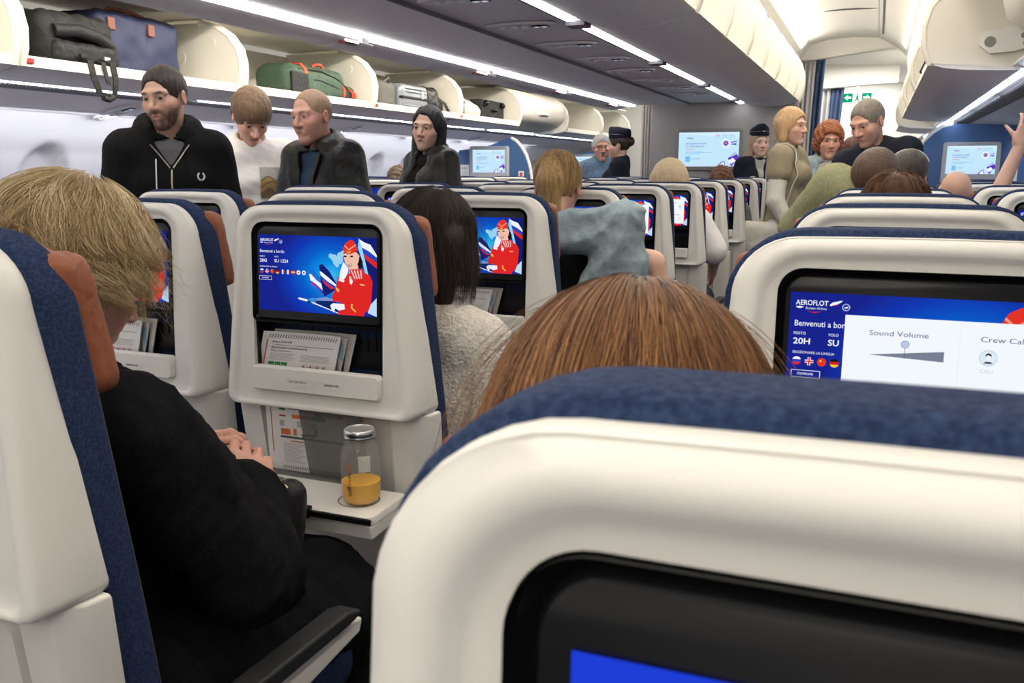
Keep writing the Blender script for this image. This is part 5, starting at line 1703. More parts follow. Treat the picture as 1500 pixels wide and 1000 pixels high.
C_KHAKI = cloth('khaki_stripe', (.30, .30, .175), (.21, .21, .12), scale=60, stretch=(4, 4, .4))
C_KNITW = cloth('white_knit', (.70, .66, .60), (.58, .54, .48), scale=80, bump=(120, .8))
C_COAT = cloth('black_wool', (.0045, .0045, .0055), (.008, .008, .0095), rough=.95, spec=.1, bump=(18, .4))
M_ZIP = principled('zip_metal', (.55, .50, .40), .35, .5, .9)


def stripe(sf, pts, w_, t, name, mat, root, side):
    P = [sf.at(u, q, .002) for u, q in pts]
    return MB().strap(P, w_, t, tuple(side)).build(name, mat, root, smooth=60)


# --- bearded man in the black zip hoodie
x, y, z = -2.585, 2.80, 1.570
J = stand(z, lean=3, side=0, turn=4, shoulder=.20, arms={'R': ((.045, -.01, -.29), (-.02, .14, -.22)), 'L': ((-.045, -.01, -.29), (.02, .14, -.22))}, neck_fwd=.045)
S = dict(skin=SK1, yaw=-30, pitch=-12, roll=3, beard=(.85, (.07, .042, .03)), brow=(.02, .013, .01), brow_w=.006, gaze=(-.25, 1, -.30), iris=(.03, .02, .015))
root, tw, J = person('bearded man standing in the left aisle in a black zip hoodie over a grey shirt', S, (x, y, z), face_cam(x, y, -2), J,
    [dict(name='shirt', off=.010, mat=C_GREYT, sleeve=.3, neck=.062, hem=0.0), dict(name='hoodie', off=.028, mat=C_BLK, hood=True, neck=.068, open=(.070, -.21, -.02), sleeve=1, hem=-.08, wrinkle=.006, res=.009), dict(name='trousers', off=.012, mat=C_DKT, torso=False, sleeve=0, legs=True)],
    dict(style='short', col=(.018, .013, .010), col2=(.045, .033, .026), thick=.0075, hairline=.094, rough=(.0012, 120), res=.004), res=.0035, hscale=.97)
sf = Surf(part_of(root, 'hoodie'), J)
zz = MB().tube([sf.at(.004 * math.sin(k), .13 + .04 * k, .003) for k in range(13)], .0035, 6)
for s in (-1, 1): zz.tube([sf.at(s * (.072 - .0165 * k), .035 + .022 * k, .004) for k in range(5)], .003, 6)
zz.build('zipper', M_ZIP, root, smooth=50)
em = MB(); M_EMB = principled('white_embroidery', (.75, .74, .70), .7)
for s in (-1, 1):
    em.tube([sf.at(-.105 + s * .012 * math.sin(a), .155 - .014 * math.cos(a), .002) for a in np.linspace(.5, 3.0, 9)], .0034, 6)
em.build('emblem', M_EMB, root, smooth=50)
for s, q in ((1, .16), (-1, .06)): MB().tube([sf.at(s * .055, .09, .004), sf.at(s * .06, .12 + q * .3, .006), sf.at(s * .062, .16 + q * .4, .004)], .003, 6).build('drawstring', C_BLK if s < 0 else M_EMB, root, smooth=50)

# --- young man in the white tee looking down
x, y, z = -2.90, 3.72, 1.555
J = stand(z, lean=10, shoulder=.195, arms={'R': ((.07, .06, -.27), (-.10, .20, -.10)), 'L': ((-.07, .06, -.27), (.10, .20, -.10))}, neck_fwd=.06)
S = dict(skin=SK3, yaw=10, pitch=-42, brow=(.07, .045, .03), gaze=(0, 1, -.4), lash=.8)
root, tw, J = person('young brown haired man looking down in a white shirt with a landscape print', S, (x, y, z), face_cam(x, y, 6), J,
    [dict(name='shirt', off=.026, mat=C_WHT, sleeve=.62, neck=.064, hem=-.12, arm=1.15, wrinkle=.008), dict(name='trousers', off=.012, mat=C_DKT, torso=False, sleeve=0, legs=True)],
    dict(style='fringe', col=(.085, .05, .028), col2=(.17, .105, .06), thick=.019, hairline=.070, rough=(.003, 80)), hscale=1.05)
sf = Surf(part_of(root, 'shirt'), J)
M_P1 = principled('print_frame', (.42, .40, .36), .7); M_P2 = principled('print_ochre', (.36, .24, .10), .7); M_P3 = principled('print_grey_sky', (.34, .34, .33), .7); M_P4 = principled('print_brown', (.16, .11, .06), .7)
def pf(i, j):
    if i in (0, 39) or j in (0, 39): return 0
    i *= .6; j *= .6
    h1 = 8 + 2.0 * math.sin(i * .28 + .5); h2 = 12 + 2.2 * math.sin(i * .21 + 2.2); h3 = 17 + 2.0 * math.sin(i * .33)
    return 2 if j < h1 else 3 if j < h1 + 1.5 else 1 if j < h2 else 3 if j < h2 + 1.2 else 1 if j < h3 else 3
patch_obj('shirt_print', sf.patch(-.135, .10, -.025, .255, .003, n=40), [M_P1, M_P2, M_P3, M_P4], root, pf)

# --- balding fair man in the black leather jacket
x, y, z = -2.445, 3.58, 1.535
J = stand(z, lean=4, turn=0, shoulder=.19, arms={'R': ((.02, .07, -.28), (-.05, .18, -.16)), 'L': ((-.05, -.02, -.29), (.02, .12, -.22))}, neck_fwd=.05)
S = dict(skin=(.62, .345, .265), yaw=6, pitch=-8, roll=2, brow=(.28, .17, .11), brow_w=.004, beard=(.22, (.36, .20, .13)), gaze=(-.1, 1, -.2), iris=(.10, .13, .15), lash=.3)
root, tw, J = person('fair balding man in a black leather jacket over a blue shirt', S, (x, y, z), face_cam(x, y, -50), J,
    [dict(name='shirt', off=.012, mat=C_NAVYT, sleeve=.3, neck=.060, hem=-.02), dict(name='jacket', off=.034, mat=C_LEA, neck=.074, open=(.070, .03, -.02), hem=-.06, collar=(.048, .078), wrinkle=.009, arm=1.1, res=.009), dict(name='trousers', off=.012, mat=C_DKT, torso=False, sleeve=0, legs=True)],
    dict(style='short', col=(.30, .185, .115), col2=(.42, .27, .17), thick=.003, hairline=.108, rough=(.0006, 140), res=.004), res=.0035, hscale=1.02)
sf = Surf(part_of(root, 'jacket'), J)
mb = MB()
for s in (-1, 1):
    rows = [(.085 - .010 * k, .02 + .035 * k, .085 + .018 * k, .03 + .035 * k) for k in range(5)]
    P = [sf.at(s * (.085 - .006 * k), .03 + .035 * k, .006) for k in range(6)]
    mb.strap(P, .045 if s < 0 else .06, .007, (.8 * s, .2, .3))
mb.build('lapel', C_LEA, root, smooth=60)

# --- black haired woman in leather jacket, turned to look back
x, y, z = -2.46, 4.77, 1.530
J = stand(z, lean=2, shoulder=.185, arms={'R': ((.05, .06, -.27), (-.08, .18, -.14)), 'L': ((-.06, .02, -.27), (.04, .17, -.16))}, neck_fwd=.03)
S = dict(skin=(.60, .39, .30), yaw=34, pitch=-5, roll=-4, brow=(.012, .009, .008), brow_w=.0045, lips=(.42, .12, .12), gaze=(.45, 1, .0), iris=(.025, .015, .01), lash=.95)
root, tw, J = person('woman with long black hair in a black leather jacket looking back from the left aisle', S, (x, y, z), face_cam(x, y, -58), J,
    [dict(name='top', off=.012, mat=C_BLK, sleeve=.3, neck=.062, hem=-.02, fem=True), dict(name='jacket', off=.026, mat=C_LEA, neck=.074, open=(.06, .03, -.02), hem=-.06, collar=(.03, .078), wrinkle=.009, fem=True, arm=1.08, res=.009), dict(name='trousers', off=.012, mat=C_DKT, torso=False, sleeve=0, legs=True, hip=1)],
    dict(style='long', col=(.008, .007, .008), col2=(.022, .020, .022), thick=.014, hairline=.105, open_face=.012, length=-.21, tip=.028, part=True, rough=(.0025, 70)), res=.0035, hscale=1.05)

# --- grey haired man in the blue jumper
x, y, z = -2.635, 8.96, 1.508
J = stand(z, lean=0, shoulder=.20)
S = dict(skin=(.60, .33, .25), yaw=2, pitch=-3, brow=(.25, .23, .22), moustache=(.30, .26, .23), gaze=(0, 1, 0), iris=(.05, .05, .06))
root, tw, J = person('grey haired man with moustache and glasses in a mottled blue jumper', S, (x, y, z), face_cam(x, y, 10), J,
    [dict(name='jumper', off=.028, mat=C_KNITB, neck=.056, hem=-.10, wrinkle=.006, b=1.08, collar=(.012, .066), res=.013), dict(name='trousers', off=.012, mat=C_DKT, torso=False, sleeve=0, legs=True, res=.014)],
    dict(style='short', col=(.42, .41, .40), col2=(.58, .57, .56), thick=.010, hairline=.088, rough=(.002, 90)), hscale=1.12)
def glasses(root, tw, mat, y=.0975, w=.026, h=.018):
    mb = MB()
    for s in (-1, 1):
        P = [tuple(tw(np.array([s * .032 + w * math.cos(a) * .95, y - .004 * abs(math.cos(a)), .008 + h * math.sin(a)]))) for a in np.linspace(0, 2 * PI, 21)]
        mb.tube(P, .0016, 6, caps=False)
        mb.tube([tuple(tw(np.array(v))) for v in ((s * .057, y - .004, .012), (s * .074, .05, .014), (s * .081, -.005, .012))], .0016, 6)
    mb.tube([tuple(tw(np.array(v))) for v in ((-.008, y + .003, .012), (.008, y + .003, .012))], .0016, 6)
    return mb.build('glasses', mat, root, smooth=60)
glasses(root, tw, M_BLACK)

# --- crew: uniform builder
M_HAT = cloth('navy_cap', (.010, .012, .024)); M_SILV = principled('silver_braid', (.5, .5, .48), .4, .5, .6)
def cap(root, tw):
    """garrison cap with a pale braid line and badge"""
    N = 28; rings = []
    for q, (sx, sy, zt, zb) in enumerate(((1.0, 1.0, -.012, 0), (1.02, 1.03, .035, .03), (.86, 1.02, .066, .056), (.40, .95, .092, .074), (.04, .8, .098, .080))):
        r = []
        for k in range(N):
            a = 2 * PI * k / N; f = .5 + .5 * math.sin(a)
            r.append(tuple(tw(np.array((.083 * sx * math.cos(a), -.012 + .104 * sy * math.sin(a), .074 + (zt if f > .5 else zb) + .008 * f)))))
        rings.append(r)
    mb = MB(); mb.loft(rings, cap0=True, cap1=True); c = mb.build('cap', M_HAT, root, smooth=60)
    mb = MB(); mb.tube([tuple(np.array(tw(np.array((.0835 * math.cos(a), -.012 + .106 * math.sin(a), .100 + .012 * math.sin(a)))))) for a in np.linspace(-.4, PI + .4, 19)], .0015, 5)
    mb.build('braid', M_SILV, c, smooth=60)
    MB().ball(tuple(tw(np.array((.0, .094, .112)))), (.012, .005, .006), 6).build('badge', M_SILV, c)


C_COLL = cloth('pale_collar', (.50, .49, .47))
def crew(label, at, rz, S, J, hair):
    root, tw, J = person(label, S, at, rz, J,
        [dict(name='blouse', off=.010, mat=C_COLL, sleeve=.3, neck=.056, hem=0, fem=True, collar=(.012, .066), res=.012), dict(name='uniform_jacket', off=.020, mat=C_NAVY, neck=.070, open=(.045, -.03, -.02), hem=-.10, fem=True, wrinkle=.003, res=.012), dict(name='trousers', off=.012, mat=C_NAVY, torso=False, sleeve=0, legs=True, res=.014)], hair, hscale=1.0)
    cap(root, tw)
    n = J['N']; lat, ax, fw = frame_of(J)
    MB().tube([tuple(n + lat * .064 * math.sin(a) - fw * (.062 * math.cos(a) - .008) + ax * (.022 - .012 * (1 - math.cos(a)))) for a in np.linspace(-PI, PI, 25)], .013, 8).build('neck_scarf', M_HAT, root, smooth=60)
    sf = Surf(part_of(root, 'uniform_jacket'), J)
    P = sf.at(.085, .17, .003)
    MB().ball(tuple(P), (.03, .006, .013), 8).build('name_badge', principled('brass_badge', (.45, .36, .16), .4, .5, .4), root)
    return root, tw, J


x, y, z = -2.27, 8.30, 1.517
crew('flight attendant in dark cap seen in profile talking to the man in the blue jumper', (x, y, z), face_cam(x, y, -98), dict(skin=SK2, pitch=-2), stand(z, shoulder=.19), dict(style='updo', col=(.02, .014, .011), col2=(.045, .032, .025), thick=.012, hairline=.06))
x, y, z = -1.015, 8.53, 1.532
crew('flight attendant in dark cap with fair hair facing the cabin by the bulkhead screen', (x, y, z), face_cam(x, y, 16), dict(skin=SKF, pitch=-4, yaw=6, brow=(.12, .08, .05), lips=(.40, .14, .12), gaze=(.3, 1, 0)), stand(z, shoulder=.18), dict(style='bob', col=(.34, .25, .155), col2=(.46, .35, .23), thick=.009, hairline=.080, length=-.12))

# --- woman in beige with white sleeves
x, y, z = -.575, 6.60, 1.586
J = stand(z, lean=1, shoulder=.185, arms={'R': ((.075, .0, -.29), (-.0, .13, -.22)), 'L': ((-.05, .10, -.25), (.06, .22, -.05))})
S = dict(skin=(.60, .37, .285), yaw=-14, pitch=-3, brow=(.16, .10, .06), lips=(.42, .17, .15), gaze=(.1, 1, 0), lash=.7)
root, tw, J = person('fair haired woman in beige vest with white sleeves standing in the right aisle', S, (x, y, z), face_cam(x, y, 74), J,
    [dict(name='blouse', off=.008, mat=C_OFFW, sleeve=.84, neck=.058, hem=-.1, fem=True, arm=1.06, wrinkle=.003), dict(name='vest', off=.020, mat=C_BEIGE, sleeve=.17, neck=.062, hem=-.16, fem=True, wrinkle=.004, arm=1.16), dict(name='trousers', off=.03, mat=C_OFFW, torso=False, sleeve=0, legs=True)],
    dict(style='bob', col=(.40, .235, .115), col2=(.58, .38, .20), thick=.016, hairline=.085, length=-.075, tip=.03, rough=(.004, 60)), hscale=1.03)
bagr = empty('shoulder_bag', tuple(root.location)); bagr.rotation_euler = root.rotation_euler
tag(bagr, 'pale shoulder bag with long strap hung on the woman in beige', 'bag')
sf = Surf(part_of(root, 'vest'), J); lat, ax, fw = frame_of(J)
# strap over the shoulder nearest the camera, bag at the back of the hip
P = [J['P'] - fw * .17 + lat * .20 - ax * .02, J['C'] - fw * .16 + lat * .17, J['SR'] * .8 + J['N'] * .2 - fw * .09 + ax * .01, J['SR'] * .75 + J['N'] * .25 + ax * .092, J['SR'] * .8 + J['N'] * .2 + fw * .085 + ax * .01, J['C'] + fw * .14 + lat * .19, J['P'] + fw * .04 + lat * .235]
Q = []
for a_, b_ in zip(P[:-1], P[1:]):
    for t_ in np.linspace(0, 1, 6)[:-1]:
        h_ = sf.b.find_nearest(Vector(a_ + (b_ - a_) * t_)); Q.append(tuple(h_[0] + h_[1] * .008))
MB().strap(Q, .028, .006, tuple(lat * .7 + fw * .3)).build('strap', C_OFFW, bagr, smooth=60)
c0 = J['P'] - fw * .10 + lat * .21 - ax * .10
sdf_obj('bag_body', lambda p: rbox(c0, (.055, .15, .11), .045)(p) - .006 * vnoise(p, 30, 4), c0 - .22, c0 + .22, .012, C_OFFW, bagr)

# --- red haired woman in denim jacket
x, y, z = -.352, 7.22, 1.507
J = stand(z, lean=2, shoulder=.185, neck_fwd=.04)
S = dict(skin=(.58, .33, .25), yaw=6, pitch=-9, brow=(.06, .03, .02), brow_w=.005, lips=(.38, .12, .10), gaze=(.1, 1, -.1), lash=.95, iris=(.03, .02, .015))
root, tw, J = person('woman with curly red hair in a pale denim jacket and white printed top', S, (x, y, z), face_cam(x, y, 6), J,
    [dict(name='top', off=.012, mat=C_OFFW, sleeve=.3, neck=.062, hem=-.05, fem=True), dict(name='jacket', off=.024, mat=C_DENIM, neck=.072, open=(.075, .06, -.02), hem=-.06, collar=(.025, .078), wrinkle=.007, fem=True), dict(name='trousers', off=.012, mat=C_DENIM, torso=False, sleeve=0, legs=True)],
    dict(style='curly', col=(.20, .058, .020), col2=(.36, .13, .05), thick=.026, hairline=.080, res=.004), hscale=1.05)
sf = Surf(part_of(root, 'top'), J); mb = MB()
for k, L in enumerate((.05, .075, .06)):
    for q in range(5): mb.tube([sf.at(-L / 2 + L * q / 4.5, .21 + .035 * k, .002), sf.at(-L / 2 + L * (q + .55) / 4.5, .215 + .035 * k, .002)], .004, 4)
mb.build('shirt_lettering', principled('grey_print', (.35, .34, .33), .8), root, smooth=40)

# --- dark haired woman mostly hidden behind the man in navy
x, y, z = -.19, 7.75, 1.425
person('woman with dark red hair mostly hidden behind the grey haired man', dict(skin=SKF, yaw=10, pitch=-10, brow=(.05, .03, .02)), (x, y, z), face_cam(x, y, -20), stand(z, shoulder=.175),
    [dict(name='top', off=.018, mat=cloth('mauve_top', (.12, .08, .15)), neck=.06, hem=-.1, fem=True, res=.014), dict(name='trousers', off=.012, mat=C_DKT, torso=False, sleeve=0, legs=True, res=.016)],
    dict(style='long', col=(.06, .018, .012), col2=(.12, .04, .025), thick=.014, hairline=.06, length=-.15), res=.006)

# --- grey haired man in navy tee bending his head
x, y, z = -.068, 5.62, 1.560
J = stand(z, lean=5, side=13, shoulder=.20, arms={'R': ((.02, .08, -.28), (-.10, .20, -.08)), 'L': ((-.07, .04, -.28), (.06, .20, -.10))}, neck_fwd=.06)
S = dict(skin=(.60, .35, .27), yaw=-26, pitch=-26, roll=4, brow=(.14, .11, .09), brow_w=.0045, beard=(.25, (.22, .17, .14)), gaze=(0, 1, -.35), lash=.7)
root, tw, J = person('grey haired man in a navy short sleeved shirt looking down by the right seats', S, (x, y, z), face_cam(x, y, -12), J,
    [dict(name='shirt', off=.022, mat=C_NAVY, sleeve=.36, neck=.064, hem=-.10, b=1.08, arm=1.12, wrinkle=.006), dict(name='trousers', off=.012, mat=C_DKT, torso=False, sleeve=0, legs=True)],
    dict(style='short', col=(.16, .135, .11), col2=(.26, .23, .20), thick=.006, hairline=.092, rough=(.0015, 110), res=.004), res=.004, hscale=1.06)
n = J['N']; lat, ax, fw = frame_of(J)
MB().tube([tuple(n + lat * .066 * math.sin(a) - fw * (.064 * math.cos(a) - .012) + ax * (.022 - .014 * (1 - math.cos(a)))) for a in np.linspace(-PI, PI, 25)], .006, 8).build('collar_trim', C_OFFW, root, smooth=60)
sf = Surf(part_of(root, 'shirt'), J)
d = J['EL'] - J['SL']; d = d / np.linalg.norm(d); c0 = J['SL'] + d * .205; e1 = np.cross(d, (0, 1, 0)); e1 /= np.linalg.norm(e1); e2 = np.cross(d, e1)
MB().tube([tuple(c0 + (e1 * math.cos(a) + e2 * math.sin(a)) * .082) for a in np.linspace(0, 2 * PI, 25)], .006, 6, caps=False).build('cuff_trim', C_OFFW, root, smooth=60)

# --- man in khaki with cropped brown hair, seen from behind, one shoulder raised over the aisle
x, y, z = -.012, 3.70, 1.245
J = sitj(z, lean=12, side=6, shoulder=.21, neck_fwd=-.02)
lat, ax, fw = frame_of(J)
J['SL'] = J['SL'] + np.array((.06, .06, .175)); J['EL'] = J['SL'] + np.array((-.13, .14, -.17)); J['WL'] = J['EL'] + np.array((.02, .18, -.10))
person('passenger with cropped brown hair in a khaki top, seen from behind', dict(skin=SK1, pitch=-12, roll=8), (x, y, z), 0, J,
    [dict(name='top', off=.030, mat=C_KHAKI, neck=.058, hem=-.05, b=1.05, arm=1.1, wrinkle=.006, extra=rc(J['SL'] + np.array((.05, 0, .0)), J['SL'] + np.array((-.03, .04, -.08)), .070, .075)), dict(name='trousers', off=.012, mat=C_DKT, torso=False, sleeve=0, legs=True, res=.016)],
    dict(style='short', col=(.060, .033, .021), col2=(.095, .055, .036), thick=.010, hairline=.075, rough=(.0012, 120)), hscale=1.04)

# --- dark haired head with a pale band in front of the man in navy
x, y, z = .130, 4.42, 1.262
root, tw, J = person('passenger with short dark hair and pale head band right of the khaki top', dict(skin=SK2, pitch=-25), (x, y, z), 0, sitj(z, lean=8),
    [dict(name='top', off=.02, mat=C_DKT, neck=.06, hem=-.05, res=.016)], dict(style='short', col=(.03, .024, .02), col2=(.06, .05, .04), thick=.014, hairline=.06), res=.006, shoes=False, hscale=.92)
MB().strap([tuple(tw(np.array((.092 * math.cos(a), -.03 + .0 * a, .04 + .094 * math.sin(a))))) for a in np.linspace(.3, PI - .3, 15)], .022, .004, tuple(tw(np.array((0, 1, 0))) - tw(np.zeros(3)))).build('head_band', C_OFFW, root, smooth=60)

# --- curly brown head just above the right seat
x, y, z = .055, 2.88, 1.150
root, tw, J = person('passenger with curly brown hair just showing above the right seat top', dict(skin=SK2), (x, y, z), 0, sitj(z), [dict(name='top', off=.02, mat=C_GREYT, neck=.06, hem=-.05, res=.016)],
    dict(style='curly', col=(.10, .045, .02), col2=(.20, .10, .045), thick=.022, hairline=.055, res=.005), res=.006, shoes=False, hscale=.95)
strands('loose_hair', root, tw, 3500, [(.12, .055, .025), (.20, .10, .045), (.07, .03, .015)], (0, -.2, 1), 1.9, .02, .5, .0005, 21, thick=.022, t0=.02, wave=(.014, 2.2), seg=14, face_clear=False, clumps=260, spread=.05)

# --- bald passenger with the raised arm
x, y, z = .345, 4.66, 1.185
J = sitj(z, lean=4, side=-8, shoulder=.20)
R_ = np.array((x, y, z)) - J['H']
J['ER'] = np.array((.52, 4.72, 1.16)) - R_; J['WR'] = np.array((.602, 4.77, 1.405)) - R_
person('bald passenger low in a right block seat raising a bare arm', dict(skin=SK1), (x, y, z), 0, J, [dict(name='shirt', off=.02, mat=C_WHT, sleeve=.3, neck=.06, hem=-.05, res=.016)], None, res=.006, shoes=False, hscale=.88,
    hands={'R': dict(d=(.25, .1, .9), up=(.3, -1, 0), side=(-1, 0, .2), curl=32, thumb=30, res=.005)})

# --- small heads above the far seats
x, y, z = -3.29, 5.93, 1.195
person('passenger in the left block with only a tuft of brown hair showing over the seats', dict(skin=SK2), (x, y, z), 0, sitj(z), [dict(name='top', off=.02, mat=C_GREYT, neck=.06, hem=-.05, res=.02)], dict(style='curly', col=(.08, .05, .03), col2=(.16, .11, .07), thick=.016), res=.008, shoes=False)
x, y, z = -1.07, 6.80, 1.195
person('passenger far along the centre aisle row, reddish brown hair barely above the seat', dict(skin=SK2), (x, y, z), 0, sitj(z), [dict(name='top', off=.02, mat=C_GREYT, neck=.06, hem=-.05, res=.02)], dict(style='curly', col=(.13, .055, .03), col2=(.2, .1, .06), thick=.014), res=.008, shoes=False)
# --- fair haired passenger in white with the elbow in the aisle
x, y, z = -1.072, 5.02, 1.215
J = sitj(z, shoulder=.20)
R_ = np.array((x, y, z)) - J['H']
J['ER'] = np.array((-.80, 4.97, .84)) - R_; J['WR'] = np.array((-.84, 5.16, .72)) - R_
person('passenger with smooth fair hair above the seats, white sleeve and elbow in the aisle', dict(skin=SK2), (x, y, z), 0, J, [dict(name='shirt', off=.028, mat=C_WHT, sleeve=.44, neck=.06, hem=-.05, arm=.95, res=.012)],
    dict(style='bob', col=(.50, .37, .22), col2=(.68, .54, .36), thick=.022, hairline=.05, rough=(.002, 70)), shoes=False, hscale=1.05)

# --- pony tailed woman with the denim jacket half off
x, y, z = -1.072, 3.10, 1.232
J = sitj(z, lean=22, side=3, shoulder=.19, neck_fwd=.03)
R_ = np.array((x, y, z)) - J['H']
J['ER'] = np.array((-.690, 2.99, .985)) - R_; J['WR'] = np.array((-.62, 2.98, .80)) - R_
root, tw, J = person('woman with honey coloured pony tail, pale denim jacket half off her arm', dict(skin=(.60, .37, .28), yaw=8, pitch=-14), (x, y, z), 0, J, [dict(name='top', off=.012, mat=C_BLK, sleeve=.3, neck=.06, hem=-.05, fem=True)],
    dict(style='pony', col=(.22, .125, .045), col2=(.42, .27, .11), thick=.010, hairline=.06, rough=(.002, 90), pony_x=.01, res=.004), res=.0045, shoes=False, hscale=1.0)
strands('loose_hair', root, tw, 900, [(.30, .18, .07), (.42, .27, .11), (.20, .11, .04), (.5, .35, .16)], (0, .1, 1), 1.6, .05, .18, .0008, 5, thick=.008, t0=.007, wave=(.002, 1.5), seg=10)
# the jacket: a draped sheet of denim behind her back, off the shoulders, one sleeve hanging in the aisle
def denim(p):
    q = p + R_       # world
    d = rc((-1.10, 2.80, 1.10), (-.80, 2.84, 1.13), .052)(q)
    d = smin(d, rc((-.80, 2.84, 1.13), (-.735, 2.86, 1.15), .05, .045)(q), .03)
    d = smin(d, rc((-1.10, 2.80, 1.06), (-.82, 2.82, 1.07), .05)(q), .03)
    d = smin(d, rc((-.76, 2.86, 1.14), (-.735, 2.88, .86), .060, .070)(q), .03)
    d = smin(d, rc((-.79, 2.84, 1.06), (-.86, 2.82, .80), .055, .08)(q), .03)
    d = smin(d, rc((-.77, 2.90, 1.185), (-.735, 2.90, 1.165), .024)(q), .02)
    an = np.arctan2(q[:, 0] + .735, q[:, 2] - 1.20); rad = np.hypot(q[:, 0] + .735, q[:, 2] - 1.20)
    fold = .009 * (1 - 1.6 * np.abs(np.sin(an * 5.5 + 1.1 * np.sin(rad * 16)))) * np.clip(rad / .12, .3, 1) + .0018 * (1 - 2 * np.abs(np.sin(q[:, 2] * 38 + q[:, 0] * 22 + np.sin(q[:, 0] * 30))))
    return d - fold
a = np.array((-1.20, 2.68, .68)) - R_; b = np.array((-.62, 3.02, 1.26)) - R_
sdf_obj('denim_jacket', denim, a, b, .008, C_DENIM, root)

# --- dark haired woman in white knit, seated in the centre aisle seat
x, y, z = -.970, 1.895, 1.115
J = sitj(z, lean=4, side=5, shoulder=.19)
R_ = np.array((x, y, z)) - J['H']
J['ER'] = np.array((-.80, 1.86, .74)) - R_; J['WR'] = np.array((-.86, 2.05, .66)) - R_
root, tw, J = person('woman with long dark brown hair in a white knit leaning out beside her seat', dict(skin=SK2, yaw=-18, pitch=-18, roll=6), (x, y, z), 0, J,
    [dict(name='cardigan', off=.018, mat=C_KNITW, neck=.062, hem=-.05, fem=True, arm=.92, wrinkle=.007, res=.009)],
    dict(style='long', col=(.014, .009, .007), col2=(.028, .018, .014), thick=.016, hairline=.055, length=-.12, tip=.03, rough=(.0022, 70)), shoes=False)
strands('loose_hair', root, tw, 5000, [(.020, .012, .009), (.034, .021, .015), (.055, .034, .025), (.012, .008, .006)], (0, -.25, 1), 1.75, .17, .12, .0005, 9, thick=.012, t0=.012, wave=(.005, 1.0), seg=16, fly=.05, sway=(.03, .02, 0), clumps=600, spread=.04)

# --- auburn haired passenger directly ahead of the camera
x, y, z = -.132, .545, 1.084
J = sitj(z, lean=2, side=-6, shoulder=.185)
root, tw, J = person('passenger with smooth auburn hair behind the blurred foreground seatback', dict(skin=SKF, yaw=6, pitch=-6, roll=-3), (x, y, z), 0, J,
    [dict(name='top', off=.02, mat=C_GREYT, neck=.06, hem=-.05, fem=True, res=.014)],
    dict(style='long', col=(.090, .036, .013), col2=(.19, .082, .030), thick=.011, hairline=.055, length=-.20, tip=.03, rough=(.0012, 80), res=.0035), shoes=False, hscale=1.10)
strands('loose_hair', root, tw, 11000, [(.13, .054, .019), (.19, .082, .029), (.25, .112, .04), (.10, .040, .014), (.32, .155, .06)], (.03, .25, 1), 1.8, .12, .08, .00032, 12, thick=.008, t0=.007, wave=(.002, .8), seg=18, fly=.03, clumps=1500, spread=.03)

# --- blonde woman in the black coat, nearest on the left
x, y, z = -1.112, .985, 1.138
J = sitj(z, lean=5, side=2, shoulder=.20, neck_fwd=.05)
R_ = np.array((x, y, z)) - J['H']
J['SR'] = np.array((-.935, .905, .935)) - R_; J['ER'] = np.array((-.855, 1.035, .690)) - R_; J['WR'] = np.array((-.925, 1.105, .772)) - R_
J['SL'] = np.array((-1.21, .90, .94)) - R_
for k_ in ('N', 'C', 'W'): J[k_] = J[k_] - np.array((0, 0, .03))
J['EL'] = np.array((-1.30, 1.07, .72)) - R_; J['WL'] = np.array((-1.11, 1.125, .800)) - R_
for sd, xx in (('L', -1.14), ('R', -.96)):
    J['H' + sd] = np.array((xx, .90, .535)) - R_; J['K' + sd] = np.array((xx, 1.36, .50)) - R_; J['A' + sd] = np.array((xx, 1.40, .09)) - R_
lap = union([rc(np.array((-1.06, .93, .53)) - R_, np.array((-1.04, 1.34, .50)) - R_, .115, .10), rc(np.array((-.95, .92, .50)) - R_, np.array((-.92, 1.36, .46)) - R_, .105, .10)], .05)
root, tw, J = person('blonde woman in a black coat sitting with clasped hands on her lap', dict(skin=(.62, .36, .27), yaw=-14, pitch=-26, roll=2), (x, y, z), 0, J,
    [dict(name='coat', off=.028, mat=C_COAT, neck=.066, hem=-.10, fem=True, arm=1.05, wrinkle=.010, res=.008, collar=(.060, .082), legs=True, extra=lap)],
    dict(style='bob', col=(.42, .29, .145), col2=(.58, .43, .24), thick=.018, hairline=.045, length=-.075, tip=.026, rough=(.005, 55), res=.004), res=.0035, shoes=True, hscale=1.0,
    hands={'R': dict(d=(-.32, .72, .42), up=(.55, -.2, .75), side=(-.6, -.2, .4), curl=42, thumb=25, res=.004), 'L': dict(d=(.75, .45, .30), up=(-.1, -.55, .8), side=(.2, .8, .4), curl=38, thumb=30, res=.004)})
strands('loose_hair', root, tw, 17000, [(.56, .41, .21), (.70, .54, .31), (.45, .31, .15), (.80, .66, .43), (.34, .225, .105)], (.0, -.15, 1), 1.95, .040, .22, .00034, 31, thick=.028, t0=.012, wave=(.034, 1.15), seg=22, fly=.06, clumps=420, spread=.055)
glasses(root, tw, principled('grey_frame', (.15, .15, .16), .3, .5, .4), y=.102)
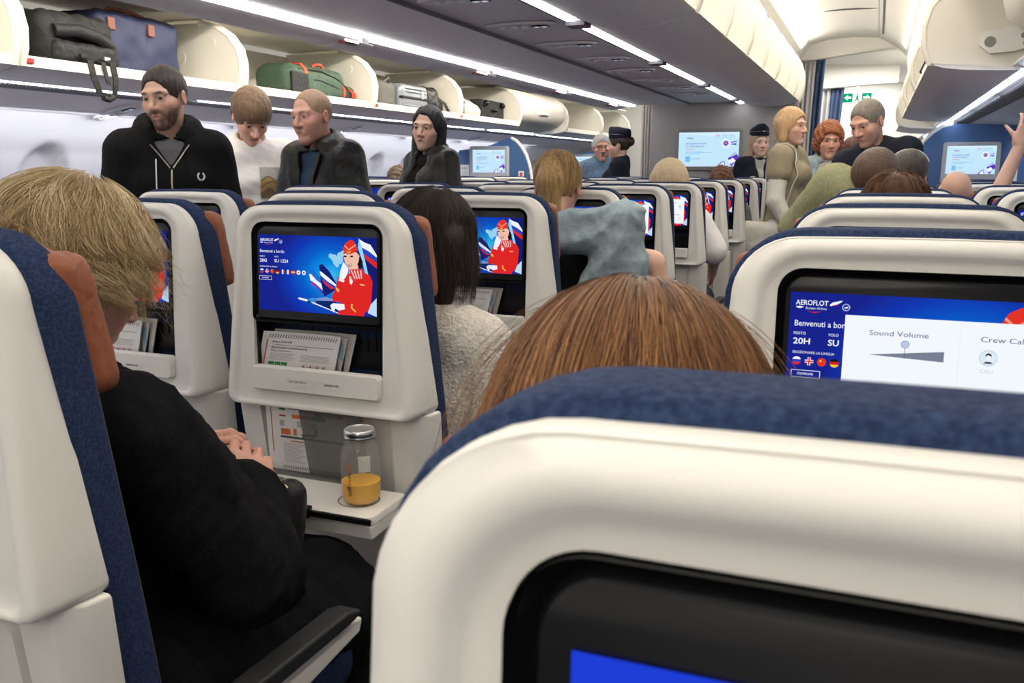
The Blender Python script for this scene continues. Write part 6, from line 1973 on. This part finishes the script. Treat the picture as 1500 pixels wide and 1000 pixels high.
# ================================================================== luggage in the open bins
M_NYL = principled('black_nylon', (.014, .014, .015), .6, .3, bump=(45, .5))
M_NYLG = principled('charcoal_nylon', (.014, .0145, .0155), .65, .3, bump=(40, .6))
M_NAVYB = principled('navy_canvas', (.020, .026, .075), .55, .35, bump=(14, .5))
M_TANH = principled('brown_handle', (.20, .065, .035), .5, .4)
M_GRN = principled('green_nylon', (.048, .085, .055), .65, .3, noise=(60, (.062, .105, .07), .35, .65), bump=(30, .4))
M_ORG = principled('orange_webbing', (.62, .065, .03), .6)
M_SILVC = principled('silver_case', (.24, .26, .29), .35, .5, .3)
M_GRYB = principled('grey_brown_bag', (.13, .125, .115), .8, .2, bump=(40, .4))
M_CLO = principled('pale_cloth_bag', (.62, .58, .50), .85, .1, bump=(22, .6))
TRAY = 1.744

# black backpack, its straps hanging over the lip
b = empty('backpack', (-3.60, 3.24, TRAY)); tag(b, 'crumpled black backpack in the left bin with its handle strap dangling over the edge', 'backpack')
sdf_obj('bag_body', lambda p: smin(rbox((-.02, 0, .135), (.16, .215, .128), .06)(p), rbox((.06, -.01, .075), (.10, .19, .07), .05)(p), .03) - .010 * vnoise(p, 22, 3) - .004 * vnoise(p, 55, 9), (-.26, -.29, -.01), (.26, .29, .32), .010, M_NYLG, b)
mb = MB(); mb.tube([(.15, -.16, .165), (.175, -.05, .175), (.175, .06, .16), (.15, .16, .13)], .030, 10); mb.build('padded_handle', M_NYL, b, smooth=60)
sdf_obj('front_pocket', lambda p: rbox((.135, .0, .075), (.05, .19, .055), .035)(p) - .006 * vnoise(p, 35, 5), (.05, -.24, .0), (.22, .24, .16), .009, M_NYL, b)
mb = MB(); mb.strap([(.20, -.05, .055), (.235, -.05, .045), (.245, -.045, -.03), (.245, -.02, -.095), (.245, .03, -.118), (.245, .07, -.10), (.245, .085, -.03), (.235, .08, .045), (.20, .07, .06)], .030, .006, (.1, 1, .25)); mb.build('hanging_strap', M_NYL, b, smooth=50)
mb = MB(); mb.tube([(.245, .0, -.118), (.245, .03, -.125), (.245, .06, -.112)], .014, 8); mb.build('strap_pad', M_NYL, b, smooth=50)
mb = MB(); mb.strap([(.20, .02, .05), (.24, .02, .04), (.246, .03, -.03), (.246, .04, -.055)], .022, .005, (0, 1, .1)); mb.build('strap_end', M_NYL, b, smooth=50)
for y in (-.06, .075): MB().box((.205, y, .062), (.02, .035, .018)).build('buckle', M_METAL if y > 0 else M_BLACKM, b, smooth=0, bevel=.004)

# navy duffel with brown handles
b = empty('duffel_bag', (-3.72, 3.73, TRAY)); tag(b, 'large navy canvas duffel bag with brown leather handles in the left bin', 'bag')
sdf_obj('bag_body', lambda p: rbox((0, 0, .168), (.15, .285, .168), .05)(p) - .008 * vnoise(p, 14, 6) - .004 * vnoise(p * np.array((1, 1, .4)), 36, 2) + .03 * np.clip(p[:, 2] - .22, 0, .2) * 2 * np.abs(p[:, 0]), (-.22, -.35, -.01), (.22, .35, .37), .011, M_NAVYB, b)
for sx in (.05, -.05):
    mb = MB(); mb.tube([(sx + .07, -.20, .27), (sx + .06, -.19, .33), (sx + .03, -.13, .352), (sx + .03, .0, .352), (sx + .06, .06, .33), (sx + .07, .07, .27)], .010, 8)
    mb.build('handle', M_TANH, b, smooth=60)
for y in (-.20, .065): MB().box((.155, y, .265), (.012, .045, .06)).build('handle_patch', M_TANH, b, smooth=0, bevel=.004)

# green backpack with orange trim
b = empty('backpack', (-3.62, 5.25, TRAY)); tag(b, 'green backpack lying down with orange trim in the second open left bin', 'backpack')
sdf_obj('bag_body', lambda p: smin(rbox((0, -.06, .115), (.15, .33, .112), .075)(p), rbox((.0, .30, .07), (.13, .13, .066), .05)(p), .06) - .006 * vnoise(p, 18, 8), (-.24, -.46, -.01), (.24, .50, .28), .011, M_GRN, b)
MB().box((.140, -.27, .095), (.022, .20, .15)).build('black_panel', M_NYL, b, smooth=0, bevel=.01)
mb = MB(); mb.strap([(.05, -.22, .235), (.11, -.22, .228), (.145, -.22, .19), (.150, -.22, .165)], .035, .008, (0, 1, 0)); mb.build('trim_strap', M_ORG, b, smooth=40)
mb = MB(); mb.tube([(.06, -.02, .230), (.075, .01, .246), (.08, .06, .246), (.07, .09, .228)], .010, 8); mb.build('grab_handle', M_ORG, b, smooth=50)
for y in (.22, .33, .36): 
    mb = MB(); mb.strap([(.12, y, .15 - (y - .2) * .3), (.155, y, .11 - (y - .2) * .2), (.155, y, .05)], .022, .008, (0, 1, 0)); mb.build('side_strap', M_ORG, b, smooth=40)
for q in (.09, .15):
    mb = MB(); mb.tube([(.135, -.30 + .02, q + .04), (.150, -.05, q + .045), (.150, .15, q + .01), (.140, .30, q - .05)], .004, 6); mb.build('zipper_line', M_NYL, b, smooth=50)
mb = MB(); mb.strap([(.14, .20, .03), (.17, .30, .02), (.16, .42, .015)], .035, .01, (.2, .1, 1)); mb.build('shoulder_strap', M_GRN, b, smooth=50)

# third bin
b = empty('bag', (-3.62, 6.10, TRAY)); tag(b, 'small grey brown bag beside the silver suitcase in the third open left bin', 'bag')
sdf_obj('bag_body', lambda p: rbox((0, 0, .11), (.15, .13, .108), .06)(p) - .006 * vnoise(p, 25, 3), (-.2, -.2, -.01), (.2, .2, .25), .012, M_GRYB, b)
MB().tube([(.12, -.06, .19), (.15, 0, .235), (.12, .06, .19)], .008, 8).build('handle', M_GRYB, b, smooth=50)
b = empty('suitcase', (-3.62, 6.50, TRAY)); tag(b, 'silver hard shell suitcase with dark band lying in the third open left bin', 'suitcase')
mb = MB(); O = rr(.23, .23, .215, .012, .045, .04, 6, 5)
mb.loft([[(-.17, x, z) for x, z in O], [(.12, x, z) for x, z in O], [(.150, x * .97, .115 + (z - .115) * .96) for x, z in O], [(.165, x * .86, .115 + (z - .115) * .8) for x, z in O]], cap0=True, cap1=True)
mb.build('shell', M_SILVC, b, smooth=50)
mb = MB()
for z in (.05, .155, .18): mb.tube([(.160, -.19, z), (.169, -.1, z), (.169, .1, z), (.160, .19, z)], .007, 6)
mb.build('ribs', M_SILVC, b, smooth=50)
MB().box((.145, 0, .11), (.052, .452, .022)).build('zip_band', M_NYL, b, smooth=0, bevel=.006)
MB().box((.170, .10, .14), (.02, .04, .06)).build('lock', M_METAL, b, smooth=0, bevel=.005)
for y in (-.17, .17): MB().lathe([(.0, -.012), (.022, -.012), (.024, 0), (.022, .012), (0, .012)], (.17, y, .03), 16).build('wheel', M_BLACK, b)
b = empty('backpack', (-3.62, 6.86, TRAY)); tag(b, 'shiny black backpack slumped beside the silver suitcase', 'backpack')
sdf_obj('bag_body', lambda p: smin(rbox((0, -.02, .115), (.15, .12, .115), .06)(p), rbox((.05, .08, .07), (.11, .09, .066), .05)(p), .04) - .010 * vnoise(p, 26, 7), (-.22, -.2, -.01), (.24, .24, .28), .011, C_LEA, b)
MB().strap([(.14, .05, .15), (.19, .11, .10), (.205, .15, .04), (.20, .16, -.03), (.19, .12, .01)], .03, .008, (.2, .9, .3)).build('strap', M_NYL, b, smooth=50)

# fourth bin
b = empty('suitcase', (-3.62, 7.32, TRAY)); tag(b, 'dark grey case at the near end of the fourth open left bin', 'suitcase')
sdf_obj('shell', lambda p: rbox((0, 0, .10), (.17, .13, .098), .04)(p) + .003 * np.sin(p[:, 2] * 160), (-.2, -.18, -.01), (.2, .18, .22), .012, M_SILVC, b)
MB().tube([(.16, -.05, .13), (.19, -.04, .14), (.19, .04, .14), (.16, .05, .13)], .008, 8).build('handle', M_BLACK, b, smooth=50)
b = empty('cloth_bag', (-3.58, 7.68, TRAY)); tag(b, 'crumpled pale cloth bag between two dark cases in the fourth open left bin', 'bag')
sdf_obj('bag_body', lambda p: smin(ell((.02, -.04, .07), (.15, .16, .09))(p), ell((0, -.12, .13), (.10, .08, .07))(p), .04) - .016 * vnoise(p, 24, 5), (-.24, -.3, -.01), (.24, .26, .27), .012, M_CLO, b)
b = empty('suitcase', (-3.66, 8.16, TRAY)); tag(b, 'black wheeled suitcase lying behind the pale cloth bag', 'suitcase')
mb = MB(); O = rr(.28, .28, .21, .008, .04, .03, 6, 4)
mb.loft([[(-.17, x, z) for x, z in O], [(.14, x, z) for x, z in O], [(.165, x * .95, .11 + (z - .11) * .93) for x, z in O]], cap0=True, cap1=True); mb.build('shell', M_NYL, b, smooth=50)
for y in (-.2, .2): MB().ball((.18, y, .17), .03, 8).build('wheel', M_BLACK, b)
MB().tube([(.16, -.06, .11), (.19, -.05, .12), (.19, .05, .12), (.16, .06, .11)], .01, 8).build('handle', M_BLACKM, b, smooth=50)
# far bin: clear plastic bag
M_PLA = principled('clear_film', (.75, .77, .80), .15, .6, bump=(40, .9)); M_PLA.node_tree.nodes['Principled BSDF'].inputs['Alpha'].default_value = .6
b = empty('plastic_bag', (-3.60, 11.75, TRAY)); tag(b, 'crumpled clear plastic bag in the farthest open left bin', 'bag')
sdf_obj('film', lambda p: smin(ell((0, 0, .11), (.12, .17, .11))(p), ell((0, .0, .22), (.05, .07, .08))(p), .05) - .014 * vnoise(p, 30, 8), (-.2, -.26, -.01), (.2, .26, .34), .014, M_PLA, b)
# right side: dark bag whose strap hangs at the lip
for k, (yy, lab) in enumerate(((5.15, 'black bag near the lip of the second right bin with an orange tag'), (7.5, 'black bag farther along in the right bins near the partition'))):
    b = empty('bag', (.36, yy, TRAY)); tag(b, lab, 'bag')
    sdf_obj('bag_body', lambda p: rbox((0, 0, .11), (.13, .20, .10), .06)(p) - .012 * vnoise(p, 24, 3 + k), (-.2, -.28, -.01), (.2, .28, .26), .012, M_NYL, b)
    MB().strap([(-.12, .0, .13), (-.17, .03, .10), (-.19, .06, .05), (-.16, .12, .03), (-.12, .14, .06)], .03, .008, (.1, .9, .2)).build('strap', M_NYL, b, smooth=50)
    if k == 0: MB().strap([(-.10, -.05, .19), (-.13, -.06, .15), (-.14, -.07, .10)], .035, .006, (0, 1, 0)).build('luggage_tag', M_ORG, b, smooth=50)

# ================================================================== black handbag on the lap of the blonde woman
b = empty('handbag', (-1.035, 1.20, .60)); tag(b, 'black handbag with silver zip and thin gold chain on the blonde woman\'s lap', 'bag')
sdf_obj('bag_body', lambda p: rbox((0, .02, .065), (.13, .055, .10), .03, rotm(-8, 0, -6))(p) - .006 * vnoise(p, 30, 4), (-.2, -.1, -.06), (.2, .14, .22), .008, C_LEA, b)
mb = MB()
for k in range(22): mb.box((-.115 + .011 * k, .006 + .0005 * k, .168), (.006, .010, .006))
mb.build('zip_teeth', M_METAL, b, smooth=0)
MB().box((.105, .0, .155), (.012, .012, .030)).build('zip_puller', M_METAL, b, smooth=0, bevel=.003)
MB().tube([(-.02, .02, .17), (.04, .03, .195), (.09, .02, .180), (.122, .015, .155)], .0022, 6).build('chain', principled('gold_chain', (.75, .6, .35), .3, .5, .9), b, smooth=50)
